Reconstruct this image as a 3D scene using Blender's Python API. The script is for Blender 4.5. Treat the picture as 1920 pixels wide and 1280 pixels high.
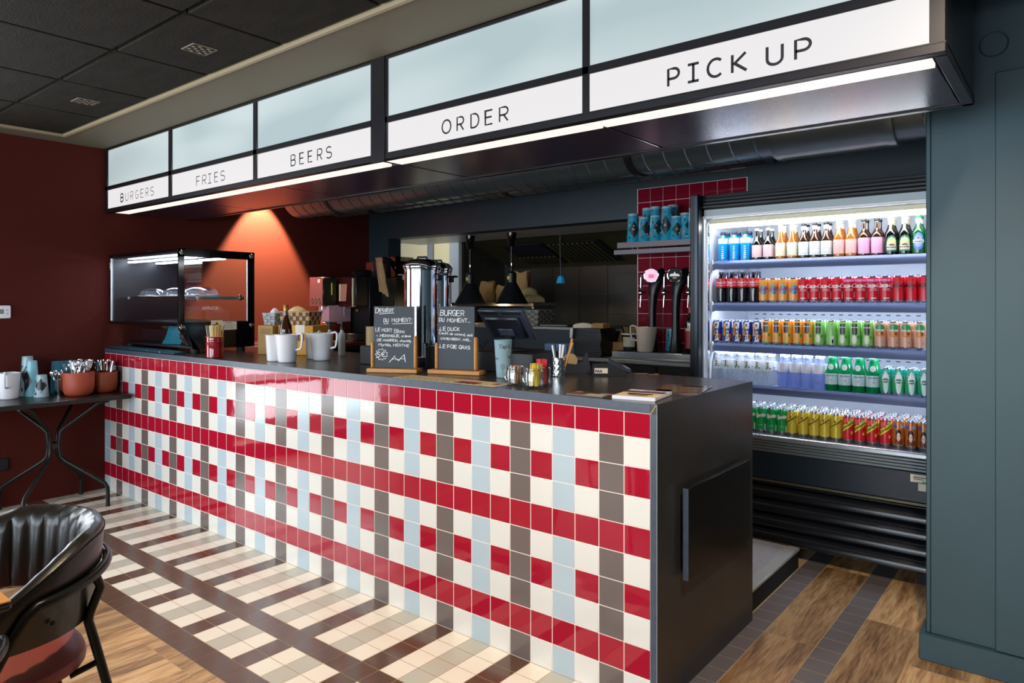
import bpy, bmesh, math, random
from mathutils import Vector, Matrix
random.seed(7)
PI = math.pi
S = bpy.context.scene
COL = S.collection
for o in list(bpy.data.objects): bpy.data.objects.remove(o)

# ------------------------------------------------------------------ camera
cam_d = bpy.data.cameras.new('camera'); cam = bpy.data.objects.new('camera', cam_d); COL.objects.link(cam)
cam.location = (1.0981, -2.0874, 1.3578)
cam.rotation_euler = (PI/2, 0, 0.6799)
cam_d.sensor_width = 36.0; cam_d.lens = 1309.25/1920*36
cam_d.shift_y = -(640-564.85)/1920
cam_d.clip_start = 0.05; cam_d.clip_end = 60
S.camera = cam
S.view_settings.view_transform = 'Standard'; S.view_settings.look = 'None'
S.view_settings.gamma = 1; S.view_settings.use_curve_mapping = False
S.view_settings.exposure = 0.0

# ------------------------------------------------------------------ world and daylight
w = bpy.data.worlds.new('world'); S.world = w; w.use_nodes = True
bg = w.node_tree.nodes['Background']; bg.inputs[0].default_value = (0.62, 0.78, 1.0, 1); bg.inputs[1].default_value = 1.6

def light(name, kind, loc, power, color=(1,1,1), rot=(0,0,0), size=0.1, size_y=None, spot=None, blend=0.3, radius=0.03, target=None, spread=None):
    d = bpy.data.lights.new(name, kind); d.energy = power; d.color = color
    if kind == 'AREA':
        d.shape = 'RECTANGLE' if size_y else 'SQUARE'; d.size = size
        if size_y: d.size_y = size_y
        if spread: d.spread = spread
    if kind in ('SPOT','POINT'): d.shadow_soft_size = radius
    if kind == 'SPOT': d.spot_size = spot; d.spot_blend = blend
    o = bpy.data.objects.new(name, d); COL.objects.link(o); o.location = loc
    if target is not None: o.rotation_euler = (Vector(target)-Vector(loc)).to_track_quat('-Z','Y').to_euler()
    else: o.rotation_euler = rot
    return o
# daylight outside the shop windows (street side and left side)
light('daylight_street', 'AREA', (-0.9,-5.2,1.5), 410, (0.86,0.93,1.0), size=6.5, size_y=2.4, target=(-1.4,0,0.9))
light('daylight_side', 'AREA', (-4.95,-1.9,1.25), 110, (0.93,0.97,1.0), size=2.2, size_y=2.2, target=(-2.0,-1.2,0.5))
# ceiling spot lamps on the dining side, warm
light('spot_dining_a', 'SPOT', (-0.6,-1.5,2.40), 115, (1.0,0.80,0.55), spot=1.9, blend=0.9, radius=0.04, target=(-0.7,-1.1,0))
light('spot_dining_b', 'SPOT', (1.0,-0.6,2.40), 150, (1.0,0.82,0.60), spot=1.9, blend=0.9, radius=0.04, target=(0.6,0.3,0))
light('spot_dining_c', 'SPOT', (-2.6,-1.3,2.40), 70, (1.0,0.82,0.58), spot=1.8, blend=0.9, radius=0.04, target=(-2.6,-1.0,0))
# spot lamps behind the counter
light('spot_red_wall', 'SPOT', (-4.19,1.25,2.50), 1000, (1.0,0.80,0.46), spot=1.05, blend=0.35, radius=0.012, target=(-4.30,1.24,1.3))
light('spot_counter', 'SPOT', (-3.05,0.98,2.44), 30, (1.0,0.78,0.5), spot=1.6, blend=0.5, radius=0.02, target=(-2.9,1.0,1.0))
# kitchen light seen through the hatch
light('lamp_kitchen_left', 'AREA', (-4.75,3.0,2.3), 7, (1.0,0.93,0.74), size=0.6, target=(-5.0,4.0,1.5))
light('spot_bar', 'SPOT', (-1.35,1.75,2.70), 24, (1.0,0.80,0.58), spot=1.3, blend=0.6, radius=0.03, target=(-1.35,2.2,1.0))
light('lamp_kitchen', 'AREA', (-2.4,3.6,2.35), 4.5, (1.0,0.9,0.7), size=0.7, target=(-2.4,3.6,0))

# ------------------------------------------------------------------ materials
def lin(h):
    h = h.lstrip('#'); r = []
    for i in (0,2,4):
        c = int(h[i:i+2],16)/255.0
        r.append(c/12.92 if c <= 0.04045 else ((c+0.055)/1.055)**2.4)
    return (r[0], r[1], r[2], 1.0)
MATS = {}
def M(name, h='#808080', rough=0.5, metal=0.0, spec=0.5, coat=0.0, emit=None, es=0.0, trans=0.0, ior=1.5, alpha=1.0, bump=0.0, bscale=20.0, var=0.0, vscale=8.0, bstretch=None, rvar=0.0):
    if name in MATS: return MATS[name]
    m = bpy.data.materials.new(name); m.use_nodes = True; MATS[name] = m
    nt = m.node_tree; b = nt.nodes['Principled BSDF']
    c = lin(h)
    b.inputs['Base Color'].default_value = c; b.inputs['Roughness'].default_value = rough
    b.inputs['Metallic'].default_value = metal; b.inputs['Specular IOR Level'].default_value = spec
    b.inputs['Coat Weight'].default_value = coat; b.inputs['IOR'].default_value = ior
    b.inputs['Transmission Weight'].default_value = trans; b.inputs['Alpha'].default_value = alpha
    if emit: b.inputs['Emission Color'].default_value = lin(emit); b.inputs['Emission Strength'].default_value = es
    if bump or var or rvar:
        tc = nt.nodes.new('ShaderNodeTexCoord'); mp = nt.nodes.new('ShaderNodeMapping')
        nt.links.new(tc.outputs['Object'], mp.inputs[0])
        if bstretch: mp.inputs['Scale'].default_value = bstretch
    if bump:
        n = nt.nodes.new('ShaderNodeTexNoise'); n.inputs['Scale'].default_value = bscale; n.inputs['Detail'].default_value = 3
        bp = nt.nodes.new('ShaderNodeBump'); bp.inputs['Strength'].default_value = bump; bp.inputs['Distance'].default_value = 0.01
        nt.links.new(mp.outputs[0], n.inputs['Vector']); nt.links.new(n.outputs['Fac'], bp.inputs['Height']); nt.links.new(bp.outputs[0], b.inputs['Normal'])
    if var:
        n = nt.nodes.new('ShaderNodeTexNoise'); n.inputs['Scale'].default_value = vscale; n.inputs['Detail'].default_value = 5
        nt.links.new(mp.outputs[0], n.inputs['Vector'])
        r = nt.nodes.new('ShaderNodeValToRGB'); r.color_ramp.elements[0].position = 0.3; r.color_ramp.elements[1].position = 0.75
        r.color_ramp.elements[0].color = tuple(v*(1-var) for v in c[:3])+(1,); r.color_ramp.elements[1].color = tuple(min(1,v*(1+var)) for v in c[:3])+(1,)
        nt.links.new(n.outputs['Fac'], r.inputs[0]); nt.links.new(r.outputs[0], b.inputs['Base Color'])
    if rvar:
        n = nt.nodes.new('ShaderNodeTexNoise'); n.inputs['Scale'].default_value = vscale; n.inputs['Detail'].default_value = 4
        nt.links.new(mp.outputs[0], n.inputs['Vector'])
        mr = nt.nodes.new('ShaderNodeMapRange'); mr.inputs['To Min'].default_value = max(0,rough-rvar); mr.inputs['To Max'].default_value = min(1,rough+rvar)
        nt.links.new(n.outputs['Fac'], mr.inputs[0]); nt.links.new(mr.outputs[0], b.inputs['Roughness'])
    return m

def wood_mat(name, dark, mid, light_, plank=True):
    m = bpy.data.materials.new(name); m.use_nodes = True; nt = m.node_tree; b = nt.nodes['Principled BSDF']
    N = nt.nodes.new; L = nt.links.new
    geo = N('ShaderNodeNewGeometry'); tc = N('ShaderNodeTexCoord')
    sep = N('ShaderNodeSeparateXYZ'); L(tc.outputs['Object'], sep.inputs[0])
    rnd = geo.outputs['Random Per Island']
    add = N('ShaderNodeMath'); add.operation = 'MULTIPLY'; add.inputs[1].default_value = 37.0; L(rnd, add.inputs[0])
    comb = N('ShaderNodeCombineXYZ')
    mx = N('ShaderNodeMath'); mx.operation = 'MULTIPLY'; mx.inputs[1].default_value = 9.0; L(sep.outputs[0], mx.inputs[0])
    my = N('ShaderNodeMath'); my.operation = 'MULTIPLY'; my.inputs[1].default_value = 1.3; L(sep.outputs[1], my.inputs[0])
    L(mx.outputs[0], comb.inputs[0]); L(my.outputs[0], comb.inputs[1]); L(add.outputs[0], comb.inputs[2])
    n1 = N('ShaderNodeTexNoise'); n1.inputs['Scale'].default_value = 1.6; n1.inputs['Detail'].default_value = 8; n1.inputs['Distortion'].default_value = 0.9; L(comb.outputs[0], n1.inputs['Vector'])
    mx2 = N('ShaderNodeVectorMath'); mx2.operation = 'MULTIPLY'; mx2.inputs[1].default_value = (6,4.0,1); L(comb.outputs[0], mx2.inputs[0])
    n2 = N('ShaderNodeTexNoise'); n2.inputs['Scale'].default_value = 2.0; n2.inputs['Detail'].default_value = 6; L(mx2.outputs[0], n2.inputs['Vector'])
    mix = N('ShaderNodeMath'); mix.operation = 'MULTIPLY_ADD'; mix.inputs[1].default_value = 0.45; L(n2.outputs['Fac'], mix.inputs[0]); 
    h = N('ShaderNodeMath'); h.operation = 'MULTIPLY'; h.inputs[1].default_value = 0.55; L(n1.outputs['Fac'], h.inputs[0]); L(h.outputs[0], mix.inputs[2])
    r = N('ShaderNodeValToRGB'); e = r.color_ramp.elements; e[0].position = 0.38; e[0].color = lin(dark); e[1].position = 0.60; e[1].color = lin(light_)
    k = e.new(0.48); k.color = lin(mid); L(mix.outputs[0], r.inputs[0])
    hsv = N('ShaderNodeHueSaturation'); v = N('ShaderNodeMapRange'); v.inputs['To Min'].default_value = 0.62; v.inputs['To Max'].default_value = 1.22; L(rnd, v.inputs[0]); L(v.outputs[0], hsv.inputs['Value'])
    L(r.outputs[0], hsv.inputs['Color']); L(hsv.outputs[0], b.inputs['Base Color'])
    b.inputs['Roughness'].default_value = 0.42
    bp = N('ShaderNodeBump'); bp.inputs['Strength'].default_value = 0.12; bp.inputs['Distance'].default_value = 0.004; L(mix.outputs[0], bp.inputs['Height']); L(bp.outputs[0], b.inputs['Normal'])
    MATS[name] = m; return m

# tiles
T_WHITE = M('tile_white', '#DBD8D1', 0.10, bump=0.05, bscale=7)
T_RED_SHADED = M('tile_red_shaded', '#7C1228', 0.06, bump=0.08, bscale=9)  # counter red darkened: the dimness at the back wall is in the colour
T_RED = M('tile_red', '#A0142C', 0.045, bump=0.05, bscale=9)
T_DARK = M('tile_dark', '#6B605C', 0.16, bump=0.04, bscale=7)
T_BLUE = M('tile_pale_blue', '#AFBFC8', 0.14, bump=0.04, bscale=7)
GROUT = M('grout_pale', '#EBDDD3', 0.9)
F_CREAM = M('floor_tile_cream', '#F1E9DC', 0.22, bump=0.03, bscale=6)
F_GREY = M('floor_tile_grey', '#C0BCB0', 0.22, bump=0.03, bscale=6)
F_BROWN = M('floor_tile_brown', '#5D463A', 0.16, bump=0.06, bscale=6)
F_SLATE = M('floor_tile_slate', '#6C6567', 0.25, bump=0.04, bscale=6)
F_GROUT = M('grout_floor', '#BB9E7C', 0.9)
WOOD = wood_mat('wood_plank_tiles', '#7A5A3E', '#A67E55', '#C9A477')
LAM = M('laminate_slate', '#414A57', 0.38, bump=0.05, bscale=60, var=0.12, vscale=40)
LAMD = M('laminate_black', '#2E2D2D', 0.30, bump=0.05, bscale=30, var=0.2, vscale=6)
BLACK = M('black_paint', '#15161A', 0.4)
BLACKG = M('black_gloss', '#08090B', 0.08)
BLACKM = M('black_matt', '#0C0C0D', 0.7)
CANOPY = M('canopy_black', '#19161B', 0.34)
SOFFIT = M('canopy_soffit', '#352D42', 0.25, spec=0.8)
RED_WALL = M('red_wall', '#4C1B14', 0.8, spec=0.15, bump=0.03, bscale=90)
TEAL_WALL = M('teal_wall', '#314A53', 0.5, bump=0.03, bscale=12, var=0.12, vscale=2.5)
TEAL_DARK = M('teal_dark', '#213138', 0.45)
CEIL = M('ceiling_panel', '#211D16', 0.85, spec=0.2, bump=0.35, bscale=40, var=0.35, vscale=6, bstretch=(1,3,1))
CEIL_EDGE = M('ceiling_margin', '#6C6554', 0.7)
TRIMT = M('ceiling_trim', '#A59678', 0.5)
STEEL = M('stainless', '#B9BBBD', 0.24, metal=1.0, bump=0.02, bscale=40, bstretch=(1,30,1))
STEELD = M('stainless_dull', '#8A8A88', 0.4, metal=0.9)
CHROME = M('chrome', '#E8E8EA', 0.06, metal=1.0)
DUCT = M('duct_dark', '#69757A', 0.3, metal=0.7)
WHITEP = M('white_plastic', '#F0EEF0', 0.18)
WHITE = M('white_paint', '#E8EAEC', 0.4)
PAPER = M('paper', '#E4DAC8', 0.6)
GLASS = M('clear_glass', '#FFFFFF', 0.02, trans=1.0, ior=1.2)
def thin_glass(name, tint=(1,1,1), refl=0.12, rough=0.02):
    m = bpy.data.materials.new(name); m.use_nodes = True; nt = m.node_tree; nt.nodes.clear(); MATS[name] = m
    out = nt.nodes.new('ShaderNodeOutputMaterial'); mx = nt.nodes.new('ShaderNodeMixShader'); t = nt.nodes.new('ShaderNodeBsdfTransparent'); g = nt.nodes.new('ShaderNodeBsdfGlossy')
    t.inputs[0].default_value = tint+(1,); g.inputs['Roughness'].default_value = rough
    lw = nt.nodes.new('ShaderNodeLayerWeight'); lw.inputs[0].default_value = 0.5
    fr = nt.nodes.new('ShaderNodeMath'); fr.operation = 'POWER'; fr.inputs[1].default_value = 5.0; nt.links.new(lw.outputs['Facing'], fr.inputs[0])
    ad = nt.nodes.new('ShaderNodeMath'); ad.operation = 'ADD'; ad.inputs[1].default_value = refl; ad.use_clamp = True
    nt.links.new(fr.outputs[0], ad.inputs[0]); nt.links.new(ad.outputs[0], mx.inputs[0]); nt.links.new(t.outputs[0], mx.inputs[1]); nt.links.new(g.outputs[0], mx.inputs[2]); nt.links.new(mx.outputs[0], out.inputs[0])
    return m
PANE = thin_glass('pane_glass', (0.93,0.96,0.97), 0.04)
JARG = thin_glass('jar_glass', (0.92,0.93,0.92), 0.10)
CUPG = thin_glass('cup_plastic', (0.80,0.88,0.92), 0.12, 0.1)
def emis(name, h, s): return M(name, '#000000', 0.5, emit=h, es=s)
E_WHITE = emis('lit_panel_white', '#F4F1F2', 0.92)
E_STRIP = emis('lit_strip', '#FFF6E8', 1.15)
E_TUBE = emis('fridge_tube', '#F2F6FF', 30.0)
E_LED = emis('led_tube', '#E2ECFF', 32.0)
INK = M('ink_black', '#17151A', 0.5)
CHALK = M('chalk_white', '#E8E8E6', 0.9)
SLATEB = M('chalk_board', '#2A323A', 0.55, var=0.15, vscale=10)
OAK = M('oak_light', '#C98B45', 0.4, var=0.15, vscale=12, bstretch=(1,8,8))
KRAFT = M('kraft_paper', '#B58A50', 0.75, bump=0.1, bscale=15)
CARD = M('cardboard', '#B08A54', 0.8, var=0.06, vscale=12)
TEALP = M('teal_paper', '#0E6F86', 0.5, bump=0.2, bscale=15)
TERRA = M('terracotta', '#A4452A', 0.55)
WOODST = M('birch', '#D8AE6E', 0.6)
TUBE = M('tube_black', '#20211F', 0.33, metal=0.6)

# lit upper panels: cool frosted glass with a soft uneven glow
def frosted():
    m = bpy.data.materials.new('lit_panel_frosted'); m.use_nodes = True; nt = m.node_tree; b = nt.nodes['Principled BSDF']; MATS['f'] = m
    b.inputs['Base Color'].default_value = lin('#6F7C7F'); b.inputs['Roughness'].default_value = 0.25
    tc = nt.nodes.new('ShaderNodeTexCoord'); mp = nt.nodes.new('ShaderNodeMapping'); mp.inputs['Scale'].default_value = (0.9,1,3.4); mp.inputs['Rotation'].default_value = (0,0.12,0)
    n = nt.nodes.new('ShaderNodeTexNoise'); n.inputs['Scale'].default_value = 1.3; n.inputs['Detail'].default_value = 0.5; n.inputs['Distortion'].default_value = 0.4
    r = nt.nodes.new('ShaderNodeValToRGB'); r.color_ramp.elements[0].position = 0.35; r.color_ramp.elements[0].color = lin('#A3B2B4'); r.color_ramp.elements[1].position = 0.65; r.color_ramp.elements[1].color = lin('#C4CDCD')
    nt.links.new(tc.outputs['Object'], mp.inputs[0]); nt.links.new(mp.outputs[0], n.inputs['Vector']); nt.links.new(n.outputs['Fac'], r.inputs[0]); nt.links.new(r.outputs[0], b.inputs['Emission Color'])
    b.inputs['Emission Strength'].default_value = 0.88
    return m
FROST = frosted()

# ------------------------------------------------------------------ mesh building
class MB:
    def __init__(s): s.v = []; s.f = []; s.m = []; s.mats = []
    def mi(s, mat):
        if mat not in s.mats: s.mats.append(mat)
        return s.mats.index(mat)
    def add(s, vs, fs, mat, X=None):
        o = len(s.v); k = s.mi(mat)
        for p in vs:
            p = Vector(p); s.v.append(tuple(X @ p) if X is not None else tuple(p))
        for f in fs: s.f.append(tuple(i+o for i in f)); s.m.append(k)
        return s
    def box(s, x0, x1, y0, y1, z0, z1, mat, b=0.0, X=None):
        if x0 > x1: x0, x1 = x1, x0
        if y0 > y1: y0, y1 = y1, y0
        if z0 > z1: z0, z1 = z1, z0
        b = min(b, (x1-x0)*0.49, (y1-y0)*0.49, (z1-z0)*0.49)
        if b <= 0:
            vs = [(x0,y0,z0),(x1,y0,z0),(x1,y1,z0),(x0,y1,z0),(x0,y0,z1),(x1,y0,z1),(x1,y1,z1),(x0,y1,z1)]
            return s.add(vs, [(0,3,2,1),(4,5,6,7),(0,1,5,4),(1,2,6,5),(2,3,7,6),(3,0,4,7)], mat, X)
        vs = []; ix = {}
        for a in (0,1):
            for c in (0,1):
                for e in (0,1):
                    p = [x1 if a else x0, y1 if c else y0, z1 if e else z0]
                    q = [x1-b if a else x0+b, y1-b if c else y0+b, z1-b if e else z0+b]
                    for t in range(3):
                        r = list(q); r[t] = p[t]; ix[(a,c,e,t)] = len(vs); vs.append(tuple(r))
        I = ix; fs = []
        for a in (0,1):
            f = [I[(a,0,0,0)],I[(a,1,0,0)],I[(a,1,1,0)],I[(a,0,1,0)]]; fs.append(tuple(f if a else f[::-1]))
            f = [I[(0,a,0,1)],I[(0,a,1,1)],I[(1,a,1,1)],I[(1,a,0,1)]]; fs.append(tuple(f if a else f[::-1]))
            f = [I[(0,0,a,2)],I[(1,0,a,2)],I[(1,1,a,2)],I[(0,1,a,2)]]; fs.append(tuple(f if a else f[::-1]))
        for a in (0,1):
            for c in (0,1):
                fs.append((I[(a,c,0,0)],I[(a,c,1,0)],I[(a,c,1,1)],I[(a,c,0,1)]))
                fs.append((I[(a,0,c,0)],I[(a,1,c,0)],I[(a,1,c,2)],I[(a,0,c,2)]))
                fs.append((I[(0,a,c,1)],I[(1,a,c,1)],I[(1,a,c,2)],I[(0,a,c,2)]))
                for e in (0,1): fs.append((I[(a,c,e,0)],I[(a,c,e,1)],I[(a,c,e,2)]))
        return s.add(vs, fs, mat, X)
    def lathe(s, prof, mat, n=24, X=None, cap=True, a0=0.0, a1=2*PI, mats=None):
        full = abs(a1-a0-2*PI) < 1e-6; k = n if full else n+1
        vs = []
        for r, z in prof:
            for i in range(k):
                a = a0+(a1-a0)*i/n; vs.append((r*math.cos(a), r*math.sin(a), z))
        for j in range(len(prof)-1):
            fs = []
            for i in range(n):
                i2 = (i+1) % k if full else i+1
                fs.append((j*k+i, j*k+i2, (j+1)*k+i2, (j+1)*k+i))
            o = len(s.v)
            if j == 0: s.add(vs, fs, (mats[j] if mats else mat), X); base = o
            else:
                mm = s.mi(mats[j] if mats else mat)
                for f in fs: s.f.append(tuple(i+base for i in f)); s.m.append(mm)
        if cap and full:
            if prof[0][0] > 1e-5: s.f.append(tuple(base+i for i in range(k-1,-1,-1))); s.m.append(s.mi(mats[0] if mats else mat))
            if prof[-1][0] > 1e-5: s.f.append(tuple(base+(len(prof)-1)*k+i for i in range(k))); s.m.append(s.mi(mats[-1] if mats else mat))
        return s
    def tube(s, pts, r, mat, n=10, X=None, closed=False):
        P = [Vector(p) for p in pts]; N = len(P); vs = []; fs = []; prev = None
        R = r if isinstance(r, (list,tuple)) else [r]*N
        for i in range(N):
            if closed: t = P[(i+1)%N]-P[i-1]
            else: t = (P[min(i+1,N-1)]-P[max(i-1,0)])
            t.normalize()
            if prev is None:
                u = t.orthogonal().normalized()
            else:
                u = prev-t*prev.dot(t); u = u.normalized() if u.length > 1e-6 else t.orthogonal().normalized()
            prev = u; v = t.cross(u)
            for k in range(n):
                a = 2*PI*k/n; vs.append(P[i]+(u*math.cos(a)+v*math.sin(a))*R[i])
        for i in range(N if closed else N-1):
            j = (i+1) % N
            for k in range(n):
                k2 = (k+1)%n; fs.append((i*n+k, i*n+k2, j*n+k2, j*n+k))
        if not closed: fs.append(tuple(range(n-1,-1,-1))); fs.append(tuple((N-1)*n+k for k in range(n)))
        return s.add(vs, fs, mat, X)
    def prism(s, poly, d0, d1, axis, mat, X=None):
        # poly: list of 2D points; extruded along axis ('x': (y,z), 'y': (x,z), 'z': (x,y))
        def P(p, d): return {'x':(d,p[0],p[1]), 'y':(p[0],d,p[1]), 'z':(p[0],p[1],d)}[axis]
        n = len(poly); vs = [P(p,d0) for p in poly]+[P(p,d1) for p in poly]
        fs = [tuple(range(n-1,-1,-1)), tuple(range(n,2*n))]+[(i,(i+1)%n,n+(i+1)%n,n+i) for i in range(n)]
        return s.add(vs, fs, mat, X)
    def quad(s, a, b, c, d, mat, X=None): return s.add([a,b,c,d], [(0,1,2,3)], mat, X)
    def cyl(s, r, z0, z1, mat, n=20, X=None, r2=None): return s.lathe([(r,z0),(r if r2 is None else r2,z1)], mat, n, X)
    def build(s, name, parent=None, loc=None, rot=None, smooth=True, nrm=True):
        me = bpy.data.meshes.new(name); me.from_pydata(s.v, [], s.f)
        for m in s.mats: me.materials.append(m)
        me.polygons.foreach_set('material_index', s.m)
        if nrm:
            bm = bmesh.new(); bm.from_mesh(me); bmesh.ops.recalc_face_normals(bm, faces=bm.faces); bm.to_mesh(me); bm.free()
        if smooth:
            me.polygons.foreach_set('use_smooth', [True]*len(me.polygons)); me.set_sharp_from_angle(angle=math.radians(38))
        me.update()
        o = bpy.data.objects.new(name, me); COL.objects.link(o)
        if parent is not None: o.parent = parent
        if loc is not None: o.location = loc
        if rot is not None: o.rotation_euler = rot
        return o
def TR(x=0,y=0,z=0,rx=0,ry=0,rz=0,sc=1.0):
    return Matrix.Translation((x,y,z)) @ Matrix.Rotation(rz,4,'Z') @ Matrix.Rotation(ry,4,'Y') @ Matrix.Rotation(rx,4,'X') @ Matrix.Scale(sc,4)
def tag(o, label=None, cat=None, group=None, kind=None):
    if label: o['label'] = label
    if cat: o['category'] = cat
    if group: o['group'] = group
    if kind: o['kind'] = kind
    return o
def thing(name, label, cat, loc=(0,0,0), rz=0.0, group=None):
    o = bpy.data.objects.new(name, None); COL.objects.link(o); o.location = loc; o.rotation_euler = (0,0,rz); o.empty_display_size = 0.05
    return tag(o, label, cat, group)
def struct(name, mb, **k): return tag(mb.build(name, **k), kind='structure')
def single(name, mb, label, cat, group=None, **k): return tag(mb.build(name, **k), label, cat, group)
KIDS = {}
def dup(root, loc, rz=0.0, label=None, group=None, rot=None):
    r = root.copy(); COL.objects.link(r); r.location = loc; r.rotation_euler = rot if rot else (0,0,rz)
    if label: r['label'] = label
    if group: r['group'] = group
    if root.name not in KIDS: KIDS[root.name] = [(c, list(c.children)) for c in root.children]
    for ch, gr in KIDS[root.name]:
        c = ch.copy(); COL.objects.link(c); c.parent = r
        for g in gr:
            d = g.copy(); COL.objects.link(d); d.parent = c
    return r
ORD = ['first','second','third','fourth','fifth','sixth','seventh','eighth','ninth','tenth','eleventh','twelfth','thirteenth','fourteenth','fifteenth','sixteenth','seventeenth','eighteenth','nineteenth','twentieth','twenty-first','twenty-second','twenty-third','twenty-fourth','twenty-fifth','twenty-sixth','twenty-seventh','twenty-eighth']

# text as mesh data
TXT = {}
def text_mesh(body, size=1.0, bold=0.0, align='CENTER', shear=0.0, spacing=1.0):
    key = (body,size,bold,align,shear,spacing)
    if key in TXT: return TXT[key]
    c = bpy.data.curves.new('t','FONT'); c.body = body; c.size = size; c.offset = bold; c.align_x = align; c.shear = shear; c.space_character = spacing; c.resolution_u = 2
    o = bpy.data.objects.new('t', c); COL.objects.link(o); bpy.context.view_layer.update()
    me = bpy.data.meshes.new_from_object(o.evaluated_get(bpy.context.evaluated_depsgraph_get()))
    vs = [tuple(v.co) for v in me.vertices]; fs = [tuple(p.vertices) for p in me.polygons]
    bpy.data.objects.remove(o); bpy.data.curves.remove(c); bpy.data.meshes.remove(me)
    TXT[key] = (vs, fs); return TXT[key]
def put_text(mb, body, x, z, y, mat, size, bold=0.0, align='LEFT', shear=0.0, spacing=1.0, X=None, rot=0.0):
    vs, fs = text_mesh(body, size, bold, align, shear, spacing); ca, sa = math.cos(rot), math.sin(rot)
    mb.add([(x+a*ca-b*sa, y, z+a*sa+b*ca) for a, b, c in vs], fs, mat, X)
def bend_text(mb, body, R, z, mat, size, a0=0.0, bold=0.0, shear=0.0, spacing=1.0, vert=False, tilt=0.0):
    vs, fs = text_mesh(body, size, bold, 'CENTER', shear, spacing); out = []
    ca, sa = math.cos(tilt), math.sin(tilt)
    for x, y, _ in vs:
        x, y = x*ca-y*sa, x*sa+y*ca
        a = a0+x/R; out.append((R*math.sin(a), -R*math.cos(a), z+y))
    mb.add(out, fs, mat)
def patch(mb, R, a0, a1, z0, z1, mat, n=6, shape=None):
    # curved label patch; angles in radians measured from the front (-Y)
    vs = []; fs = []; rows = 1 if shape is None else 10
    for j in range(rows+1):
        t = j/rows; z = z0+(z1-z0)*t; w = 1.0 if shape is None else shape(t)
        c = (a0+a1)/2; h = (a1-a0)/2*w
        for i in range(n+1):
            a = c-h+2*h*i/n; vs.append((R*math.sin(a), -R*math.cos(a), z))
    for j in range(rows):
        for i in range(n): k = j*(n+1)+i; fs.append((k,k+1,k+n+2,k+n+1))
    mb.add(vs, fs, mat)
ELL = lambda t: math.sqrt(max(0.0, 1-(2*t-1)**2))
ARCH = lambda t: 1.0 if t < 0.5 else math.sqrt(max(0.0, 1-((t-0.5)*2)**2))
DIA = lambda t: 1-abs(2*t-1)
WAVE = lambda t: 0.75+0.25*math.cos(t*7)
# ================================================================== THE SETTING
ZC = 2.465
# ---- floor: every tile and plank is its own face island in one mesh
fl = MB()
fl.quad((-6.6,-5.0,-0.0006),(3.1,-5.0,-0.0006),(3.1,4.3,-0.0006),(-6.6,4.3,-0.0006), F_GROUT)
def ftile(x0,x1,y0,y1,m,g=0.0012,z=0.0):
    fl.quad((x0+g,y0+g,z),(x1-g,y0+g,z),(x1-g,y1-g,z),(x0+g,y1-g,z), m)
rows = [(-0.0946,0.0)]+[(-0.0946-0.1*(i+1), -0.0946-0.1*i) for i in range(7)]
for k in range(0,44):
    x0, x1 = -0.1*(k+1), -0.1*k
    for r, (y0,y1) in enumerate(rows):
        if r in (4,7) or k % 4 == 1: m = F_BROWN
        elif k % 4 == 3: m = F_GREY
        else: m = F_CREAM
        ftile(x0,x1,y0,y1,m)
yb = rows[-1][0]
def planks(x0, x1, ya, yb_, seed):
    # planks 0.2 wide running along Y
    n = int(round((x1-x0)/0.2)); rr = random.Random(seed)
    for i in range(n):
        a = x0+0.2*i; y = ya+rr.choice([-0.1,-0.35,-0.55,-0.75])
        while y < yb_:
            e = y+0.9; lo, hi = max(y,ya), min(e,yb_)
            if hi-lo > 0.02: ftile(a, a+0.2, lo, hi, WOOD, 0.0008)
            y = e
planks(-4.4, 0.0, -5.0, yb, 3)
def slate_strip(x0, ya, yb_):
    y = yb_
    while y > ya: ftile(x0, x0+0.1, max(ya,y-0.1), y, F_SLATE, 0.0014); y -= 0.1
slate_strip(0.0, -5.0, 2.1)
for a, joint in ((0.1,0.80),(0.4,1.19)):
    y = joint-0.9*6
    while y < 2.5:
        if y+0.9 > -5: ftile(a,a+0.2,max(y,-5.0),min(y+0.9,2.44),WOOD,0.0012)
        y += 0.9
slate_strip(0.3, -5.0, 2.4)
for i in range(12):
    a = 0.6+0.2*i; y = (0.87,0.4,0.7,0.2)[i%4]-5.4
    while y < 2.4:
        if y+0.9 > -5: ftile(a,a+0.2,max(y,-5.0),min(y+0.9,2.44),WOOD,0.0012)
        y += 0.9
for k in range(-66,0):      # plain dark tiles in the kitchen
    pass
fl.quad((-6.6,2.5,0.0),(-0.1,2.5,0.0),(-0.1,4.3,0.0),(-6.6,4.3,0.0), F_SLATE)
struct('floor', fl, smooth=False, nrm=False)

# ---- ceiling
c = MB()
c.box(-4.4,3.1,-5.0,0.0,2.53,2.6,BLACKM)
c.box(-4.4,-4.16,-5.0,0.0,ZC,2.53,CEIL_EDGE)                 # plaster margin along the red wall
c.box(-4.16,3.1,-0.335,0.0,ZC,2.53,CEIL_EDGE)                 # plaster margin along the canopy
c.box(-4.17,-4.145,-5.0,-0.335,2.455,2.53,TRIMT,0.002)
c.box(-4.145,3.1,-0.352,-0.33,2.455,2.53,TRIMT,0.002)
ys = [-0.352,-0.79]+[-0.79-0.645*i for i in range(1,7)]
xs = [-4.145,-3.51]+[-3.51+0.645*i for i in range(1,11)]
for i in range(len(xs)-1):
    for j in range(len(ys)-1):
        c.box(xs[i]+0.006,min(xs[i+1],3.08)-0.006,max(ys[j+1],-4.99)+0.010,ys[j]-0.010,2.468,2.50,CEIL,0.004)
struct('ceiling', c)
c = MB()
c.box(-6.6,3.1,0.0,4.3,2.78,2.84,BLACKM)
c.box(-4.45,3.1,0.64,0.70,2.40,2.78,BLACKM)
c.box(-4.45,3.1,-0.0,0.64,2.47,2.52,BLACKM)
tag(c.build('ceiling'), kind='structure')

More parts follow.
